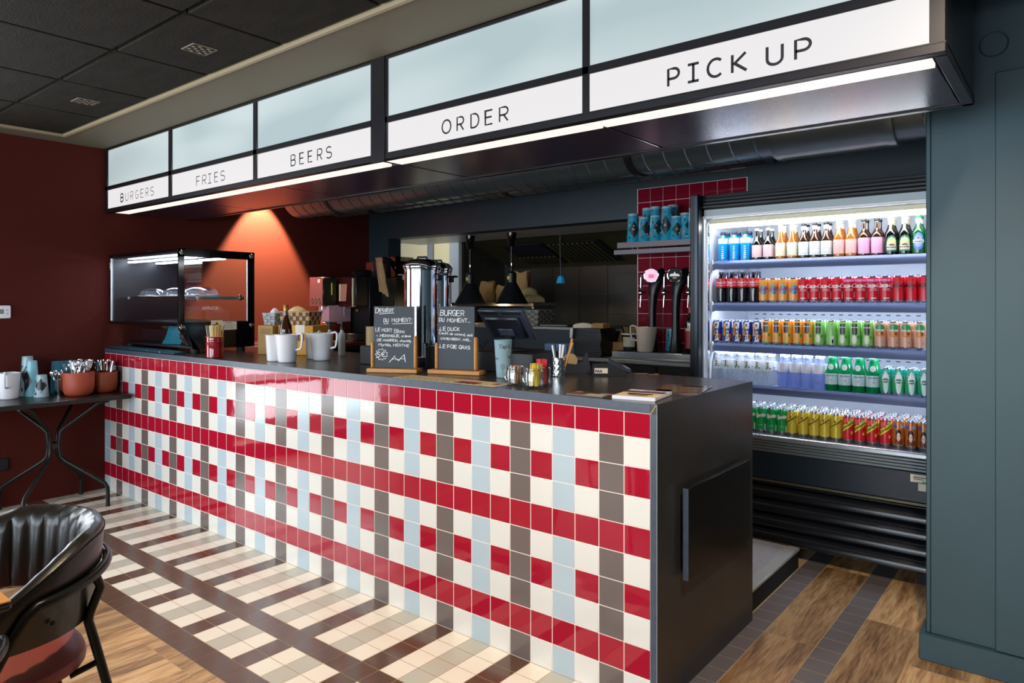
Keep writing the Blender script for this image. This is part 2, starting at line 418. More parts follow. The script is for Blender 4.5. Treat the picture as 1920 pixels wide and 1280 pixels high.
# ---- walls
def frame_wall(mb, fixed, thick, axis, a0, a1, z0, z1, holes, mat):
    # wall with rectangular holes [(a,b,z0,z1)] sorted along a
    cur = a0
    def bx(p,q,r,s_):
        if q-p < 1e-4 or s_-r < 1e-4: return
        if axis == 'x': mb.box(p,q,fixed,fixed+thick,r,s_,mat)
        else: mb.box(fixed,fixed+thick,p,q,r,s_,mat)
    for (p,q,r,s_) in holes:
        bx(cur,p,z0,z1); bx(p,q,z0,r); bx(p,q,s_,z1); cur = q
    bx(cur,a1,z0,z1)
wl = MB(); frame_wall(wl, -4.52, 0.12, 'y', -5.0, 2.6, 0, 2.84, [(-2.95,-0.98,0.08,2.15)], RED_WALL)
struct('wall_left', wl)
wf = MB(); frame_wall(wf, -5.0, 0.12, 'x', -4.52, 3.1, 0, 2.84, [(-4.1,-1.5,0.35,2.3),(-1.2,1.6,0.35,2.3)], TEAL_WALL)
struct('wall_front', wf)
wr = MB(); wr.box(3.0,3.12,-5.0,1.0,0,2.84,TEAL_WALL); struct('wall_right', wr)
def window(name, axis, fixed, a0, a1, z0, z1, n):
    t = thing(name, None, None); tag(t, kind='structure')
    f = MB()
    def bx(p,q,r,s_):
        if axis == 'x': f.box(p,q,fixed-0.03,fixed+0.03,r,s_,BLACK,0.004)
        else: f.box(fixed-0.03,fixed+0.03,p,q,r,s_,BLACK,0.004)
    bx(a0,a0+0.05,z0,z1); bx(a1-0.05,a1,z0,z1); bx(a0+.05,a1-.05,z0,z0+0.05); bx(a0+.05,a1-.05,z1-0.05,z1)
    for i in range(1,n):
        m = a0+(a1-a0)*i/n; bx(m-0.02,m+0.02,z0+.05,z1-.05)
    f.build('window_frame', t)
    g = MB()
    if axis == 'x': g.quad((a0+.03,fixed,z0+.03),(a1-.03,fixed,z0+.03),(a1-.03,fixed,z1-.03),(a0+.03,fixed,z1-.03),PANE)
    else: g.quad((fixed,a0+.03,z0+.03),(fixed,a1-.03,z0+.03),(fixed,a1-.03,z1-.03),(fixed,a0+.03,z1-.03),PANE)
    g.build('window_pane', t)
window('window_1','y',-4.46,-2.95,-0.98,0.08,2.15,2)
window('window_2','x',-4.94,-4.1,-1.5,0.35,2.3,3)
window('window_3','x',-4.94,-1.2,1.6,0.35,2.3,3)
# back wall with the kitchen hatch
wb = MB()
wb.box(-4.52,-4.11,2.44,2.60,0,2.84,TEAL_DARK); wb.box(-4.11,-1.38,2.44,2.60,1.965,2.84,TEAL_DARK)
wb.box(-4.11,-1.38,2.44,2.60,0,1.13,TEAL_DARK); wb.box(-1.38,3.12,2.44,2.60,0,2.84,TEAL_DARK)
struct('wall_back', wb)
# teal wall at the right of the fridge
wp = MB()
wp.box(0.652,3.0,0.985,1.30,0,2.80,TEAL_WALL); wp.box(0.652,0.668,0.972,0.985,0.10,2.80,TEAL_WALL,0.003)
wp.box(0.668,3.0,0.978,0.985,0.10,2.80,TEAL_WALL)
struct('wall_pillar', wp)
d = thing('door_1', None, None); tag(d, kind='structure')
m = MB(); m.box(0.870,1.75,0.958,0.978,0.101,2.182,TEAL_WALL,0.003); m.build('door_panel', d)
m = MB(); m.tube([(1.66,0.957,1.02),(1.66,0.92,1.02),(1.56,0.92,1.02)],0.009,CHROME,8); m.build('door_handle', d)
b = MB(); b.box(0.632,3.0,0.950,0.978,0,0.099,TEAL_WALL,0.003); b.box(0.632,0.652,0.978,1.30,0,0.099,TEAL_WALL,0.003); struct('baseboard_right', b)
m = MB(); m.lathe([(0.0,0.0),(0.040,0.0),(0.044,0.004),(0.046,0.002)],TEAL_WALL,28,TR(0.865,0.9765,2.288,rx=PI/2),cap=False)
single('ceiling_vent', m, 'round teal vent cover high on the teal wall beside the lit sign canopy', 'vent')

# kitchen beyond the hatch
KT = M('kitchen_tile', '#3F3B33', 0.28, bump=0.03, bscale=5); KG = M('kitchen_grout', '#635E52', 0.8)
k = MB()
k.box(-6.6,-0.3,4.02,4.14,0,2.84,KG)
x = -3.95
while x < -0.35:
    z = 0.0
    while z < 2.3: k.box(x+0.002,min(x+0.338,-0.3),4.012,4.03,z+0.002,z+0.203,KT,0.0015); z += 0.205
    x += 0.34
struct('wall_kitchen_back', k)
k = MB(); k.box(-4.06,-3.95,3.30,4.02,0,2.84,KG)
for i in range(2):
    z = 0.0
    while z < 2.3: k.box(-3.955,-3.942,4.01-0.34*(i+1)+0.002,4.01-0.34*i-0.002,z+0.002,z+0.203,KT,0.0015); z += 0.205
k.box(-4.075,-3.935,3.25,3.30,0,2.3,WHITE,0.003)
struct('wall_kitchen_partition', k)
CREAMW = M('kitchen_cream', '#D9D0AE', 0.6)
k = MB(); k.box(-6.6,-4.06,3.96,4.02,0,2.84,CREAMW); k.box(-6.6,-4.06,3.945,3.96,1.55,1.565,STEELD); k.box(-5.12,-5.02,3.94,3.96,0.0,2.84,STEELD)
k.box(-6.66,-6.6,2.6,4.1,0,2.84,CREAMW); struct('wall_kitchen_left', k)
k = MB(); k.box(-0.3,-0.2,2.6,4.14,0,2.84,KG); struct('wall_kitchen_right', k)
# soffit and hood over the pass
k = MB(); k.box(-4.40,-1.0,2.60,3.15,1.965,2.0,M('soffit_grey','#CFCEC8',0.35,metal=0.3))
struct('trim_hatch_soffit', k)
t = thing('extractor_hood','dull olive steel extractor hood with slanted filter grilles, seen through the kitchen hatch','extractor hood',(-2.5,3.5,1.72))
HD = M('hood_steel','#6F6747',0.35,metal=0.7)
m = MB(); m.prism([(4.0-3.5,0.0),(4.0-3.5,0.95),(3.16-3.5,0.95),(3.16-3.5,0.30),(3.20-3.5,0.30),(3.95-3.5,0.04)], -1.35, 1.9, 'x', HD); m.build('hood_body', t)
for (xa,xb) in ((-1.0,-0.50),(-0.43,0.16)):
    m = MB()
    X = Matrix.Translation((0,3.21-3.5,0.285)) @ Matrix.Rotation(-math.atan2(0.26,0.75),4,'X')
    m.box(xa,xb,0.22,0.72,-0.012,-0.004,BLACKM,X=X)
    n = int((xb-xa)/0.055)
    for i in range(n): m.box(xa+0.01+i*0.055,xa+0.04+i*0.055,0.24 if xa > -0.9 else 0.52,0.70,-0.026,-0.012,HD,0.003,X=X)
    m.build('filter_grille', t)
# stainless sill and pass shelf
m = MB(); m.box(-4.09,-1.40,2.43,2.95,1.132,1.158,STEELD,0.003); single('hatch_sill', m, 'dull stainless sill along the bottom of the kitchen hatch', 'sill')
t = thing('pass_shelf','raised stainless pass shelf with thick edge behind the two black heat lamps','shelf',(-3.0,3.1,1.158))
m = MB(); m.box(-0.75,0.28,-0.16,0.2,0.155,0.19,STEEL,0.003); m.build('shelf_board', t)
for sx in (-0.7,0.24):
    m = MB(); m.box(sx-0.015,sx+0.015,-0.12,0.16,0.0,0.155,STEELD,0.002); m.build('leg', t)
m = MB(); m.box(-4.0,-1.0,2.62,3.35,0.0,1.13,STEELD,0.004); single('pass_counter', m, 'stainless kitchen counter under the pass shelf', 'counter')
m = MB(); m.box(-3.9,-0.9,3.5,3.98,0.0,0.95,STEELD,0.004); single('kitchen_range', m, 'low stainless range unit against the grey tiled kitchen wall', 'kitchen unit')

# red tiled panel on the back wall
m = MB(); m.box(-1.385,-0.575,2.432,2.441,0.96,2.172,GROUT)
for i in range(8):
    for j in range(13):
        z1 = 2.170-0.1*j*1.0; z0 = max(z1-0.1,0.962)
        if z1-z0 > 0.02: m.box(-1.38+0.1*i+0.0015,-1.28+0.1*i-0.0015,2.4285,2.436,z0+0.0015,z1-0.0015,T_RED_SHADED,0.0012)
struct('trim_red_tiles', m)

# ================================================================== LIT SIGN CANOPY
cn = thing('sign_canopy','long black lit sign canopy hanging above the counter, white panels reading burgers to pick up','sign',(-1.79,0.29,1.985))
OX, OY, OZ = 1.79, -0.29, -1.985          # world -> local
Xc = TR(OX,OY,OZ)
PAN = [(-4.355,-3.413),(-3.370,-2.420),(-2.383,-1.427),(-1.311,-0.270),(-0.241,0.801)]
f = MB()
f.box(-4.395,0.835,0.02,0.632,2.03,2.462,BLACKM,X=Xc)
f.box(-4.398,0.838,0.0,0.63,2.022,2.027,BLACKM,X=Xc)
for z0,z1 in ((1.998,2.025),(2.161,2.190),(2.449,2.463)): f.box(-4.398,0.838,0.0,0.03,z0,z1,CANOPY,0.002,X=Xc)
xs_ = [-4.398,-4.355,-3.413,-3.370,-2.420,-2.383,-1.427,-1.311,-0.270,-0.241,0.801,0.838]
for i in range(0,12,2): f.box(xs_[i],xs_[i+1],0.0,0.03,2.025,2.449,CANOPY,0.002,X=Xc)
f.box(-1.417,-1.325,-0.004,0.0,1.99,2.463,CANOPY,0.001,X=Xc)
f.box(0.806,0.838,0.03,0.63,1.998,2.463,CANOPY,0.002,X=Xc)
f.box(-4.398,0.838,0.603,0.634,1.998,2.03,CANOPY,0.002,X=Xc)
f.box(-4.398,0.838,0.03,0.038,1.998,2.03,CANOPY,0.001,X=Xc)
f.build('canopy_frame', cn)
joints = [-4.36,-3.39,-2.40,-1.37,-0.255,0.806]
for i in range(5):
    a, b_ = joints[i]+0.006, joints[i+1]-0.006
    m = MB(); m.box(a,b_,0.143,0.600,2.003,2.02,SOFFIT,0.002,X=Xc); m.build('soffit_panel', cn)
    m = MB(); m.box(a+(0.0 if i else 0.03),b_-0.004-(0.055 if i==2 else 0)-(0 if i!=4 else 0.0),0.040,0.136,1.9995,2.012,E_STRIP,X=Xc); m.build('light_strip', cn)
# stroke lettering
def arc(cx,cy,r,a0,a1,n=8,ry=None):
    ry = r if ry is None else ry
    return [(cx+r*math.cos(math.radians(a0+(a1-a0)*i/n)), cy+ry*math.sin(math.radians(a0+(a1-a0)*i/n))) for i in range(n+1)]
def ribbon(mb, pts, wdt, X, mat, y=0.0, closed=False):
    P = [Vector((p[0],p[1])) for p in pts]
    P = [p for i,p in enumerate(P) if i == 0 or (p-P[i-1]).length > 1e-4]; n = len(P); L_, R_ = [], []
    for i in range(n):
        if closed: a, b = P[i-1], P[(i+1)%n]
        else: a, b = P[max(i-1,0)], P[min(i+1,n-1)]
        t = (b-a).normalized(); nn = Vector((-t.y,t.x)); k = 1.0
        if 0 < i < n-1 or closed:
            t1 = (P[i]-P[i-1]).normalized(); c_ = max(0.5, abs(t1.dot(t))); k = 1/c_
        L_.append(P[i]+nn*wdt/2*k); R_.append(P[i]-nn*wdt/2*k)
    vs = [(p.x,y,p.y) for p in L_]+[(p.x,y,p.y) for p in R_]
    fs = [(i,(i+1)%n,n+(i+1)%n,n+i) for i in range(n if closed else n-1)]
    mb.add(vs, fs, mat, X)
W_ = 0.62
GL = {
 'B': [[(0,0),(0,1),(.36,1)]+arc(.36,.76,.24,90,-90)+[(0,.52)],[(.36,.52)]+arc(.38,.26,.26,90,-90)+[(0,0)]],
 'U': [[(0,1),(0,.3)]+arc(.31,.3,.31,180,360)+[(.62,1)]],
 'R': [[(0,0),(0,1),(.36,1)]+arc(.36,.73,.27,90,-90)+[(0,.46)],[(.3,.46),(.62,0)]],
 'G': [arc(.33,.5,.33,45,290,14,.5)+[(.62,.12),(.62,.46),(.34,.46)]],
 'E': [[(.6,1),(0,1),(0,0),(.6,0)],[(0,.52),(.54,.52)]],
 'S': [arc(.31,.75,.27,35,255,10,.25)+arc(.31,.26,.29,80,-145,10,.26)],
 'F': [[(.6,1),(0,1),(0,0)],[(0,.5),(.52,.5)]],
 'I': [[(.3,0),(.3,1)],[(.04,1),(.56,1)],[(.04,0),(.56,0)]],
 'O': [arc(.34,.5,.34,0,345,22,.5)],
 'D': [[(0,0),(0,1),(.26,1)]+arc(.26,.5,.36,90,-90,12,.5)+[(0,0)]],
 'P': [[(0,0),(0,1),(.34,1)]+arc(.34,.71,.29,90,-90)+[(0,.42)]],
 'C': [arc(.36,.5,.36,48,312,14,.5)],
 'K': [[(0,0),(0,1)],[(.58,1),(.1,.5),(.62,0)]],
 ' ': []}
WORDS = [('BURGERS',(-4.14,-4.093,-4.061,-4.014,-3.981,-3.935,-3.902,-3.857,-3.823,-3.779,-3.747,-3.702,-3.673,-3.624),0.0045),
 ('FRIES',(-3.058,-3.015,-2.986,-2.937,-2.918,-2.877,-2.843,-2.802,-2.773,-2.723),0.005),
 ('BEERS',(-2.068,-2.022,-1.991,-1.950,-1.918,-1.878,-1.841,-1.797,-1.768,-1.720),0.0065),
 ('ORDER',(-0.973,-0.916,-0.887,-0.844,-0.81,-0.761,-0.733,-0.689,-0.659,-0.61),0.0072),
 ('PICKUP',(0.058,0.104,0.126,0.172,0.193,0.245,0.272,0.325,0.378,0.431,0.46,0.51),0.0088)]
for i,(x0,x1) in enumerate(PAN):
    m = MB(); m.box(x0,x1,0.006,0.02,2.0265,2.161,E_WHITE,X=Xc); lp = m.build('lit_panel', cn)
    word, iv, wd = WORDS[i]; h = 0.055
    m = MB()
    for j,ch in enumerate(word):
        xa = [p[0] for st in GL[ch] for p in st]; lo, hi = min(xa), max(xa)
        wt_ = wd*2.0 if (word == 'BURGERS' and j == 0) else wd
        sx = (iv[2*j+1]-iv[2*j]-wd)/(hi-lo)
        Xl = TR(OX+iv[2*j]+wd/2,OY+0.0045,OZ+2.0585)
        for st in GL[ch]: ribbon(m, [((p[0]-lo)*sx,p[1]*h) for p in st], wt_, Xl, INK, closed=(ch == 'O'))
    m.build('lettering', lp, nrm=False)
    m = MB(); m.box(x0,x1,0.008,0.02,2.190,2.449,FROST,X=Xc); m.build('frosted_panel', cn)

# ventilation ducts behind the canopy
def duct(name, y, z, r, x0, x1, label, sleeve=None):
    t = thing(name, label, 'duct', (x0,y,z))
    m = MB(); prof = []; L_ = x1-x0; x = 0.0
    while x < L_-0.01:
        e = min(x+0.12, L_); prof += [(r,x),(r,e-0.008),(r+0.004,e-0.005),(r+0.004,e-0.003),(r,e)]; x = e
    m.lathe(prof, DUCT, 36, Matrix.Rotation(PI/2,4,'Y')); m.build('duct_pipe', t)
    if sleeve:
        m = MB(); a,b_ = sleeve; m.lathe([(r-0.01,a-x0),(r+0.018,a-x0),(r+0.022,a-x0+.02),(r+0.018,a-x0+.04),(r+0.018,b_-x0-.04),(r+0.022,b_-x0-.02),(r+0.018,b_-x0),(r-0.01,b_-x0)],DUCT,36,Matrix.Rotation(PI/2,4,'Y'),cap=False); m.build('duct_sleeve', t)
    for cx in (0.55,(x1-x0)*0.52):
        m = MB(); m.lathe([(r+0.001,cx-.02),(r+0.010,cx-.018),(r+0.010,cx+.018),(r+0.001,cx+.02)],BLACK,36,Matrix.Rotation(PI/2,4,'Y'),cap=False); m.build('duct_clamp', t)
duct('ventilation_duct',1.42,2.235,0.165,-4.08,2.2,'wide dark grey spiral duct running directly behind the sign canopy',(-0.05,0.48))
duct('ventilation_duct',2.05,2.315,0.155,-4.39,-0.3,'second dark spiral duct, closer to the wall over the kitchen hatch')
for o in list(bpy.data.objects):
    if o.type == 'EMPTY' and o.name.startswith('ventilation_duct'): pass

# spot lamps
def spotlamp(loc, label, aim=(0,0,-1)):
    t = thing('spot_lamp', label, 'lamp', loc)
    q = Vector(aim).to_track_quat('-Z','Y').to_matrix().to_4x4()
    m = MB(); m.lathe([(0.02,0.075),(0.03,0.075),(0.034,0.02),(0.036,0.012),(0.031,0.012),(0.028,0.03)],BLACK,20,q,cap=False); m.build('lamp_housing', t)
    m = MB(); m.lathe([(0.0,0.032),(0.028,0.032)],emis('lamp_glow','#FFE2B0',6.0),16,q,cap=False); m.build('lamp_bulb', t)
    m = MB(); m.cyl(0.012,0.07,2.78-loc[2] if loc[1] > 0.6 else 0.12,BLACK,10); m.build('lamp_stem', t)
spotlamp((-4.19,1.25,2.51),'small black spot lamp washing the red wall above the counter')
spotlamp((-3.05,0.98,2.45),'small black spot lamp between the canopy and the dark spiral duct')

# ================================================================== COUNTER
ct = thing('service_counter','long service counter with red, white, grey and pale blue tiled front and black end panel','counter',(-2.2,0.43,0))
Xk = TR(2.2,-0.43,0)
m = MB(); m.box(-4.395,-0.001,0.009,0.86,0.0,0.983,BLACKM,X=Xk); m.build('counter_body', ct)
m = MB(); m.box(-4.398,-0.0005,0.0010,0.009,0.0,0.985,GROUT,X=Xk)
zr = [(0.9,0.9845)]+[(0.9-0.1*(i+1),0.9-0.1*i) for i in range(9)]
for kx in range(44):
    for r,(z0,z1) in enumerate(zr):
        if r in (0,4,8): mt = T_RED
        elif kx%4 == 1: mt = T_DARK
        elif kx%4 == 3: mt = T_BLUE
        elif r in (2,6): mt = T_RED
        else: mt = T_WHITE
        rx = random.uniform(-0.0012,0.0012); rz = random.uniform(-0.0012,0.0012)
        Xt = Xk @ Matrix.Translation((-0.1*kx-0.05,0,(z0+z1)/2)) @ Matrix.Rotation(rx*1.5,4,'X') @ Matrix.Rotation(rz*1.5,4,'Z')
        h = (z1-z0)/2-0.0015
        m.box(-0.0484,0.0484,0.0,0.006,-h,h,mt,0.0009,X=Xt)
m.build('tiled_front', ct)
m = MB(); m.prism([(0.0005,0.0),(0.872,0.0),(0.872,1.0178),(0.0005,1.0178)],0.0,0.024,'x',LAMD,X=Xk)
m.build('end_panel', ct)
m = MB(); m.box(0.0,0.0242,-0.0006,0.0006,0.0,0.985,LAM,X=Xk); m.box(0.0236,0.0246,-0.0008,0.001,0.0,1.015,M('edge_worn','#A9B3BD',0.4),X=Xk)
m.build('panel_edge', ct)
m = MB(); m.box(0.040,0.060,0.163,0.749,0.395,0.712,M('flap_black','#0A0A0B',0.3),0.0015,X=Xk); m.box(0.040,0.060,0.1615,0.163,0.395,0.712,LAM,X=Xk)
m.box(0.024,0.040,0.20,0.24,0.45,0.50,BLACK,X=Xk); m.box(0.024,0.040,0.20,0.24,0.62,0.67,BLACK,X=Xk); m.box(0.024,0.040,0.66,0.70,0.45,0.67,BLACK,X=Xk)
m.build('flap_table', ct)
wt = thing('worktop','dark slate laminate worktop running the full length of the tiled counter','worktop',(-2.2,0.43,0.985))
m = MB(); Xw = TR(2.2,-0.43,-0.985)
WTM = M('worktop_laminate','#3A3634',0.24,bump=0.05,bscale=50,var=0.2,vscale=5,bstretch=(1,6,1))
m.box(-4.395,0.022,0.0,0.872,0.986,1.018,WTM,X=Xw); m.build('worktop_board', wt)
m = MB(); m.box(-4.395,0.0,-0.0012,0.0006,0.986,1.0178,LAM,X=Xw); m.build('front_edge', wt)
m = MB(); m.quad((0.0,-0.0015,0.985),(0.003,-0.0015,0.985),(0.024,-0.0015,1.017),(0.021,-0.0015,1.017),M('mitre_gold','#B59A55',0.5),X=Xw); m.build('mitre_joint', wt)

# platform behind the counter
pf = thing('platform','low platform with grey speckled floor and pale metal edge strip behind the counter','platform',(-2.2,1.3,0))
SPK = M('speckled_vinyl','#8E8B90',0.7,var=0.45,vscale=220)
m = MB(); m.box(-4.39,-0.03,0.875,1.60,0.0,0.099,BLACKM,X=TR(2.2,-1.3,0)); m.box(-4.39,-0.62,1.60,2.03,0.0,0.099,BLACKM,X=TR(2.2,-1.3,0)); m.build('platform_base', pf)
m = MB(); m.box(-4.385,-0.05,0.878,1.598,0.099,0.101,SPK,X=TR(2.2,-1.3,0)); m.box(-4.385,-0.62,1.598,2.02,0.099,0.101,SPK,X=TR(2.2,-1.3,0)); m.build('vinyl_floor', pf)
m = MB(); m.box(-0.052,0.002,0.875,1.60,0.088,0.104,M('edge_alu','#C4C6C4',0.35,metal=0.5),0.003,X=TR(2.2,-1.3,0)); m.build('edge_strip', pf)
m = MB(); m.box(-0.03,-0.005,0.875,1.60,0.0,0.088,BLACKM,X=TR(2.2,-1.3,0)); m.build('riser', pf)

# ceiling details
for (x,y,l) in ((-1.905,-0.562,'small perforated square vent in the ceiling tile nearer the sign canopy end'),(-3.182,-0.562,'small perforated square vent in the ceiling tile nearer the red wall')):
    t = thing('ceiling_speaker', l, 'vent', (x,y,2.468))
    m = MB(); m.box(-0.055,0.055,-0.055,0.055,-0.003,0,M('vent_frame','#8E8578',0.5)); m.box(-0.049,0.049,-0.049,0.049,-0.004,-0.003,BLACKM); m.build('vent_frame', t)
    m = MB()
    for i in range(5):
        for j in range(5): m.box(-0.043+i*0.019,-0.031+i*0.019,-0.043+j*0.019,-0.031+j*0.019,-0.005,-0.004,(TRIMT if (i+j)%2 else BLACKM))
    m.build('vent_grid', t)
# thermostat and outlet on the red wall
t = thing('thermostat','white thermostat with small grey display on the dark red wall','thermostat',(-4.4,-0.62,1.288))
m = MB(); m.box(0.0,0.022,-0.062,0.040,-0.043,0.043,WHITEP,0.006); m.build('thermostat_case', t)
m = MB(); m.box(0.022,0.0232,-0.05,0.0,-0.012,0.018,M('lcd','#7C8578',0.3)); m.build('display', t)
for zz in (0.012,-0.01):
    m = MB(); m.box(0.022,0.0245,0.012,0.026,zz-.005,zz+.005,M('button_grey','#B9BCC0',0.4),0.001); m.build('button', t)
t = thing('power_socket','black double power socket low on the dark red wall','socket',(-4.4,-0.64,0.285))
m = MB(); m.box(0,0.012,-0.075,0.05,-0.04,0.04,BLACK,0.003); m.build('socket_plate', t)
m = MB(); m.lathe([(0.022,0.0),(0.022,0.003),(0.018,0.003),(0.018,-0.002)],BLACKM,18,TR(0.012,-0.03,0,ry=PI/2),cap=False); m.build('socket_ring', t)
# ================================================================== DRINKS COOLER
FX, FY = 0.10, 1.66
fr = thing('drinks_cooler','black open-front drinks cooler with five lit shelves of cans and bottles','cooler',(FX,FY,0.0))
Xf = TR(-FX,-FY,0)
XL, XR = -0.545, 0.625
COOLW = M('cooler_white','#E6ECF4',0.35)
COOLB = M('cooler_black','#14161B',0.22)
SHELFM = M('shelf_lip_grey','#7886B0',0.22,metal=0.35)
RIB = M('cooler_ribbed_grey','#6A7478',0.35,metal=0.5)
m = MB(); m.box(XL,XR,2.36,2.42,0.07,1.93,COOLB,X=Xf); m.box(XL,XR,1.78,2.36,0.09,0.50,COOLB,X=Xf); m.box(XL,XR,1.68,2.42,1.90,1.955,COOLB,0.004,X=Xf)
for (a,b) in ((-0.4,-0.35),(0.50,0.55)):
    for (c,d) in ((1.75,1.80),(2.3,2.35)): m.box(a,b,c,d,0,0.09,BLACKM,X=Xf)
m.build('cooler_body', fr)
for k,(a,b) in enumerate(((-0.595,-0.545),(0.625,0.675))):
    m = MB(); m.box(a,b,1.60,2.42,0.07,1.955,M('side_black','#090A0D',0.42),0.004,X=Xf); m.box(a+0.03,b-0.004,1.596,1.60,0.09,1.95,M('panel_trim','#3A4350',0.3,metal=0.5),X=Xf); m.build('side_panel', fr)
m = MB()
for i in range(4):
    z0 = 1.878+i*0.0195; m.box(XL,XR,1.640+0.006*i,1.70,z0,z0+0.0165,COOLB,0.003,X=Xf)
m.box(XL,XR,1.66,1.70,1.872,1.955,BLACKM,X=Xf); m.build('hood_slats', fr)
m = MB(); m.prism([(1.660,1.872),(1.69,1.872),(1.69,1.835),(1.675,1.822),(1.660,1.828)],XL,XR,'x',M('hood_diffuser','#A9B4B8',0.3),X=Xf)
m.box(XL,XR,1.655,1.67,1.822,1.838,WHITEP,0.003,X=Xf); m.build('hood_diffuser', fr)
m = MB(); m.box(XL+0.02,XR,1.70,1.74,1.795,1.822,M('cream_ballast','#CFC8A8',0.5),0.003,X=Xf); m.build('ballast_strip', fr)
m = MB(); m.tube([(XL+0.04,1.72,1.782),(XR-0.04,1.72,1.782)],0.012,E_TUBE,10,X=Xf); m.build('light_tube', fr)
# white perforated interior
m = MB(); m.box(XL,XR,2.345,2.36,0.55,1.90,COOLW,X=Xf)
for z in (1.50,1.47,1.275,1.245,1.045,1.015,0.82,0.80):
    x = XL+0.05
    while x < XR-0.03: m.box(x,x+0.022,2.3435,2.3452,z,z+0.005,BLACK,X=Xf); x += 0.05
m.box(XL,XR,1.72,2.345,1.86,1.90,COOLW,X=Xf); m.build('rear_panel', fr)
m = MB(); m.box(XL,XL+0.008,1.66,2.345,0.55,1.90,COOLW,X=Xf); m.box(XL+0.008,XL+0.02,1.685,1.71,0.60,1.80,CHROME,0.002,X=Xf); m.build('inner_liner', fr)
m = MB(); m.box(XR-0.008,XR,1.66,2.345,0.55,1.90,COOLW,X=Xf); m.build('inner_liner', fr)
SHZ = [1.585,1.348,1.118,0.892]
for i,z in enumerate(SHZ):
    m = MB(); m.box(XL+0.012,XR-0.012,1.775,2.34,z-0.018,z-0.001,COOLW,X=Xf); sh = m.build('shelf', fr)
    m = MB(); m.prism([(1.775,z+0.004),(1.757,z+0.003),(1.748,z-0.010),(1.750,z-0.030),(1.760,z-0.044),(1.775,z-0.046)],XL+0.012,XR-0.012,'x',SHELFM,X=Xf); m.build('shelf_lip', sh)
    m = MB(); m.box(XL+0.03,XR-0.03,1.776,1.792,z-0.030,z-0.020,E_LED,X=Xf); m.build('shelf_light', sh)
    m = MB(); m.box(XL+0.008,XL+0.024,1.745,1.79,z-0.05,z+0.01,CHROME,0.003,X=Xf); m.build('shelf_bracket', sh)
# bottom deck
MESHM = M('deck_mesh','#70757C',0.4,metal=0.7,var=0.5,vscale=260)
m = MB(); m.box(XL,XR,1.665,2.345,0.615,0.638,MESHM,X=Xf); m.build('bottom_deck', fr)
m = MB(); m.box(XL,XR,1.640,1.668,0.620,0.648,M('deck_front_alu','#C3C9D2',0.25,metal=0.8),0.006,X=Xf); m.build('deck_bumper', fr)
m = MB()
for i in range(4): m.box(XL,XR,1.648+0.003*i,1.68,0.557+0.0155*(3-i),0.571+0.0155*(3-i),RIB,0.003,X=Xf)
m.box(XL,XR,1.66,1.68,0.555,0.62,BLACKM,X=Xf); m.build('ribbed_front', fr)
m = MB(); m.box(XL,XR,1.660,1.80,0.412,0.555,M('kick_blue_black','#18222C',0.3),0.004,X=Xf); m.build('kick_panel', fr)
m = MB(); m.box(XL,XR,1.655,1.665,0.400,0.411,M('brass_line','#5E5A48',0.35,metal=0.6),X=Xf); m.box(XL,XR,1.655,1.668,0.386,0.396,COOLB,0.003,X=Xf); m.build('kick_trim', fr)
for i in range(4):
    z1 = 0.384-0.077*i
    m = MB(); m.prism([(1.70,z1-0.070),(1.668,z1-0.074),(1.652,z1-0.062),(1.652,z1-0.045),(1.664,z1-0.024),(1.685,z1-0.004),(1.70,z1)],XL,XR,'x',COOLB,X=Xf); m.build('louver', fr)
m = MB(); m.box(XL,XR,1.70,1.72,0.07,0.40,BLACKM,X=Xf); m.build('louver_backing', fr)
m = MB(); m.box(0.488,0.60,1.6585,1.660,0.508,0.544,PAPER,X=Xf); m.box(0.50,0.56,1.6578,1.6586,0.530,0.534,INK,X=Xf); m.box(0.50,0.545,1.6578,1.6586,0.522,0.525,INK,X=Xf); m.box(0.535,0.60,1.6578,1.6586,0.508,0.515,M('label_green','#3FA67A',0.5),X=Xf)
m.box(0.520,0.60,1.6585,1.660,0.470,0.504,PAPER,X=Xf); m.build('rating_label', fr)

# ---------------- product prototypes (origin at the base, front is -Y)
PROTO = {}
FOIL = M('can_rim','#C9CCD2',0.2,metal=0.9)
def can(kind, h, body, r=0.0265, deco=None, top=FOIL):
    t = thing(kind, 'x', 'can'); bm_ = MB()
    bm_.lathe([(r*0.78,0),(r*0.80,0.003),(r*0.97,0.010),(r,0.016)],FOIL,18,cap=True)
    bm_.lathe([(r,0.016),(r,h-0.016),(r*0.93,h-0.008)],body,18,cap=False)
    bm_.lathe([(r*0.93,h-0.008),(r*0.86,h-0.002),(r*0.86,h),(r*0.80,h),(r*0.79,h-0.003),(0,h-0.003)],top,18,cap=False)
    bm_.build('can_body', t)
    m = MB(); m.box(-0.008,0.008,-0.012,0.008,h-0.003,h-0.001,FOIL); m.build('pull_tab', t)
    if deco:
        m = MB(); deco(m, r+0.0004, h); m.build('printed_label', t, nrm=False)
    return t
C = lambda n,h,rough=0.3,**k: M(n,h,rough,**k)
c_red = C('can_red','#D8182A'); c_white = C('print_white','#F4F4F4'); c_black = C('print_black','#121212')
def d_cola(m,R,h,ink=None,top=None):
    k = ink or c_white
    bend_text(m,'Coca-Cola',R+.0003,h*0.58,k,0.032,0.12,bold=0.0009,shear=0.45,spacing=0.86)
    patch(m,R,-0.6,0.7,h*0.52,h*0.535,k)
    bend_text(m,'GOÛT ORIGINAL',R+.0003,h*0.46,k,0.006,0.1)
    patch(m,R,-0.5,0.5,0.024,0.028,c_white)
    patch(m,R,1.0,1.35,0.024,0.06,c_white)
    if top: patch(m,R,-1.7,1.7,h*0.80,h-0.016,top,12)
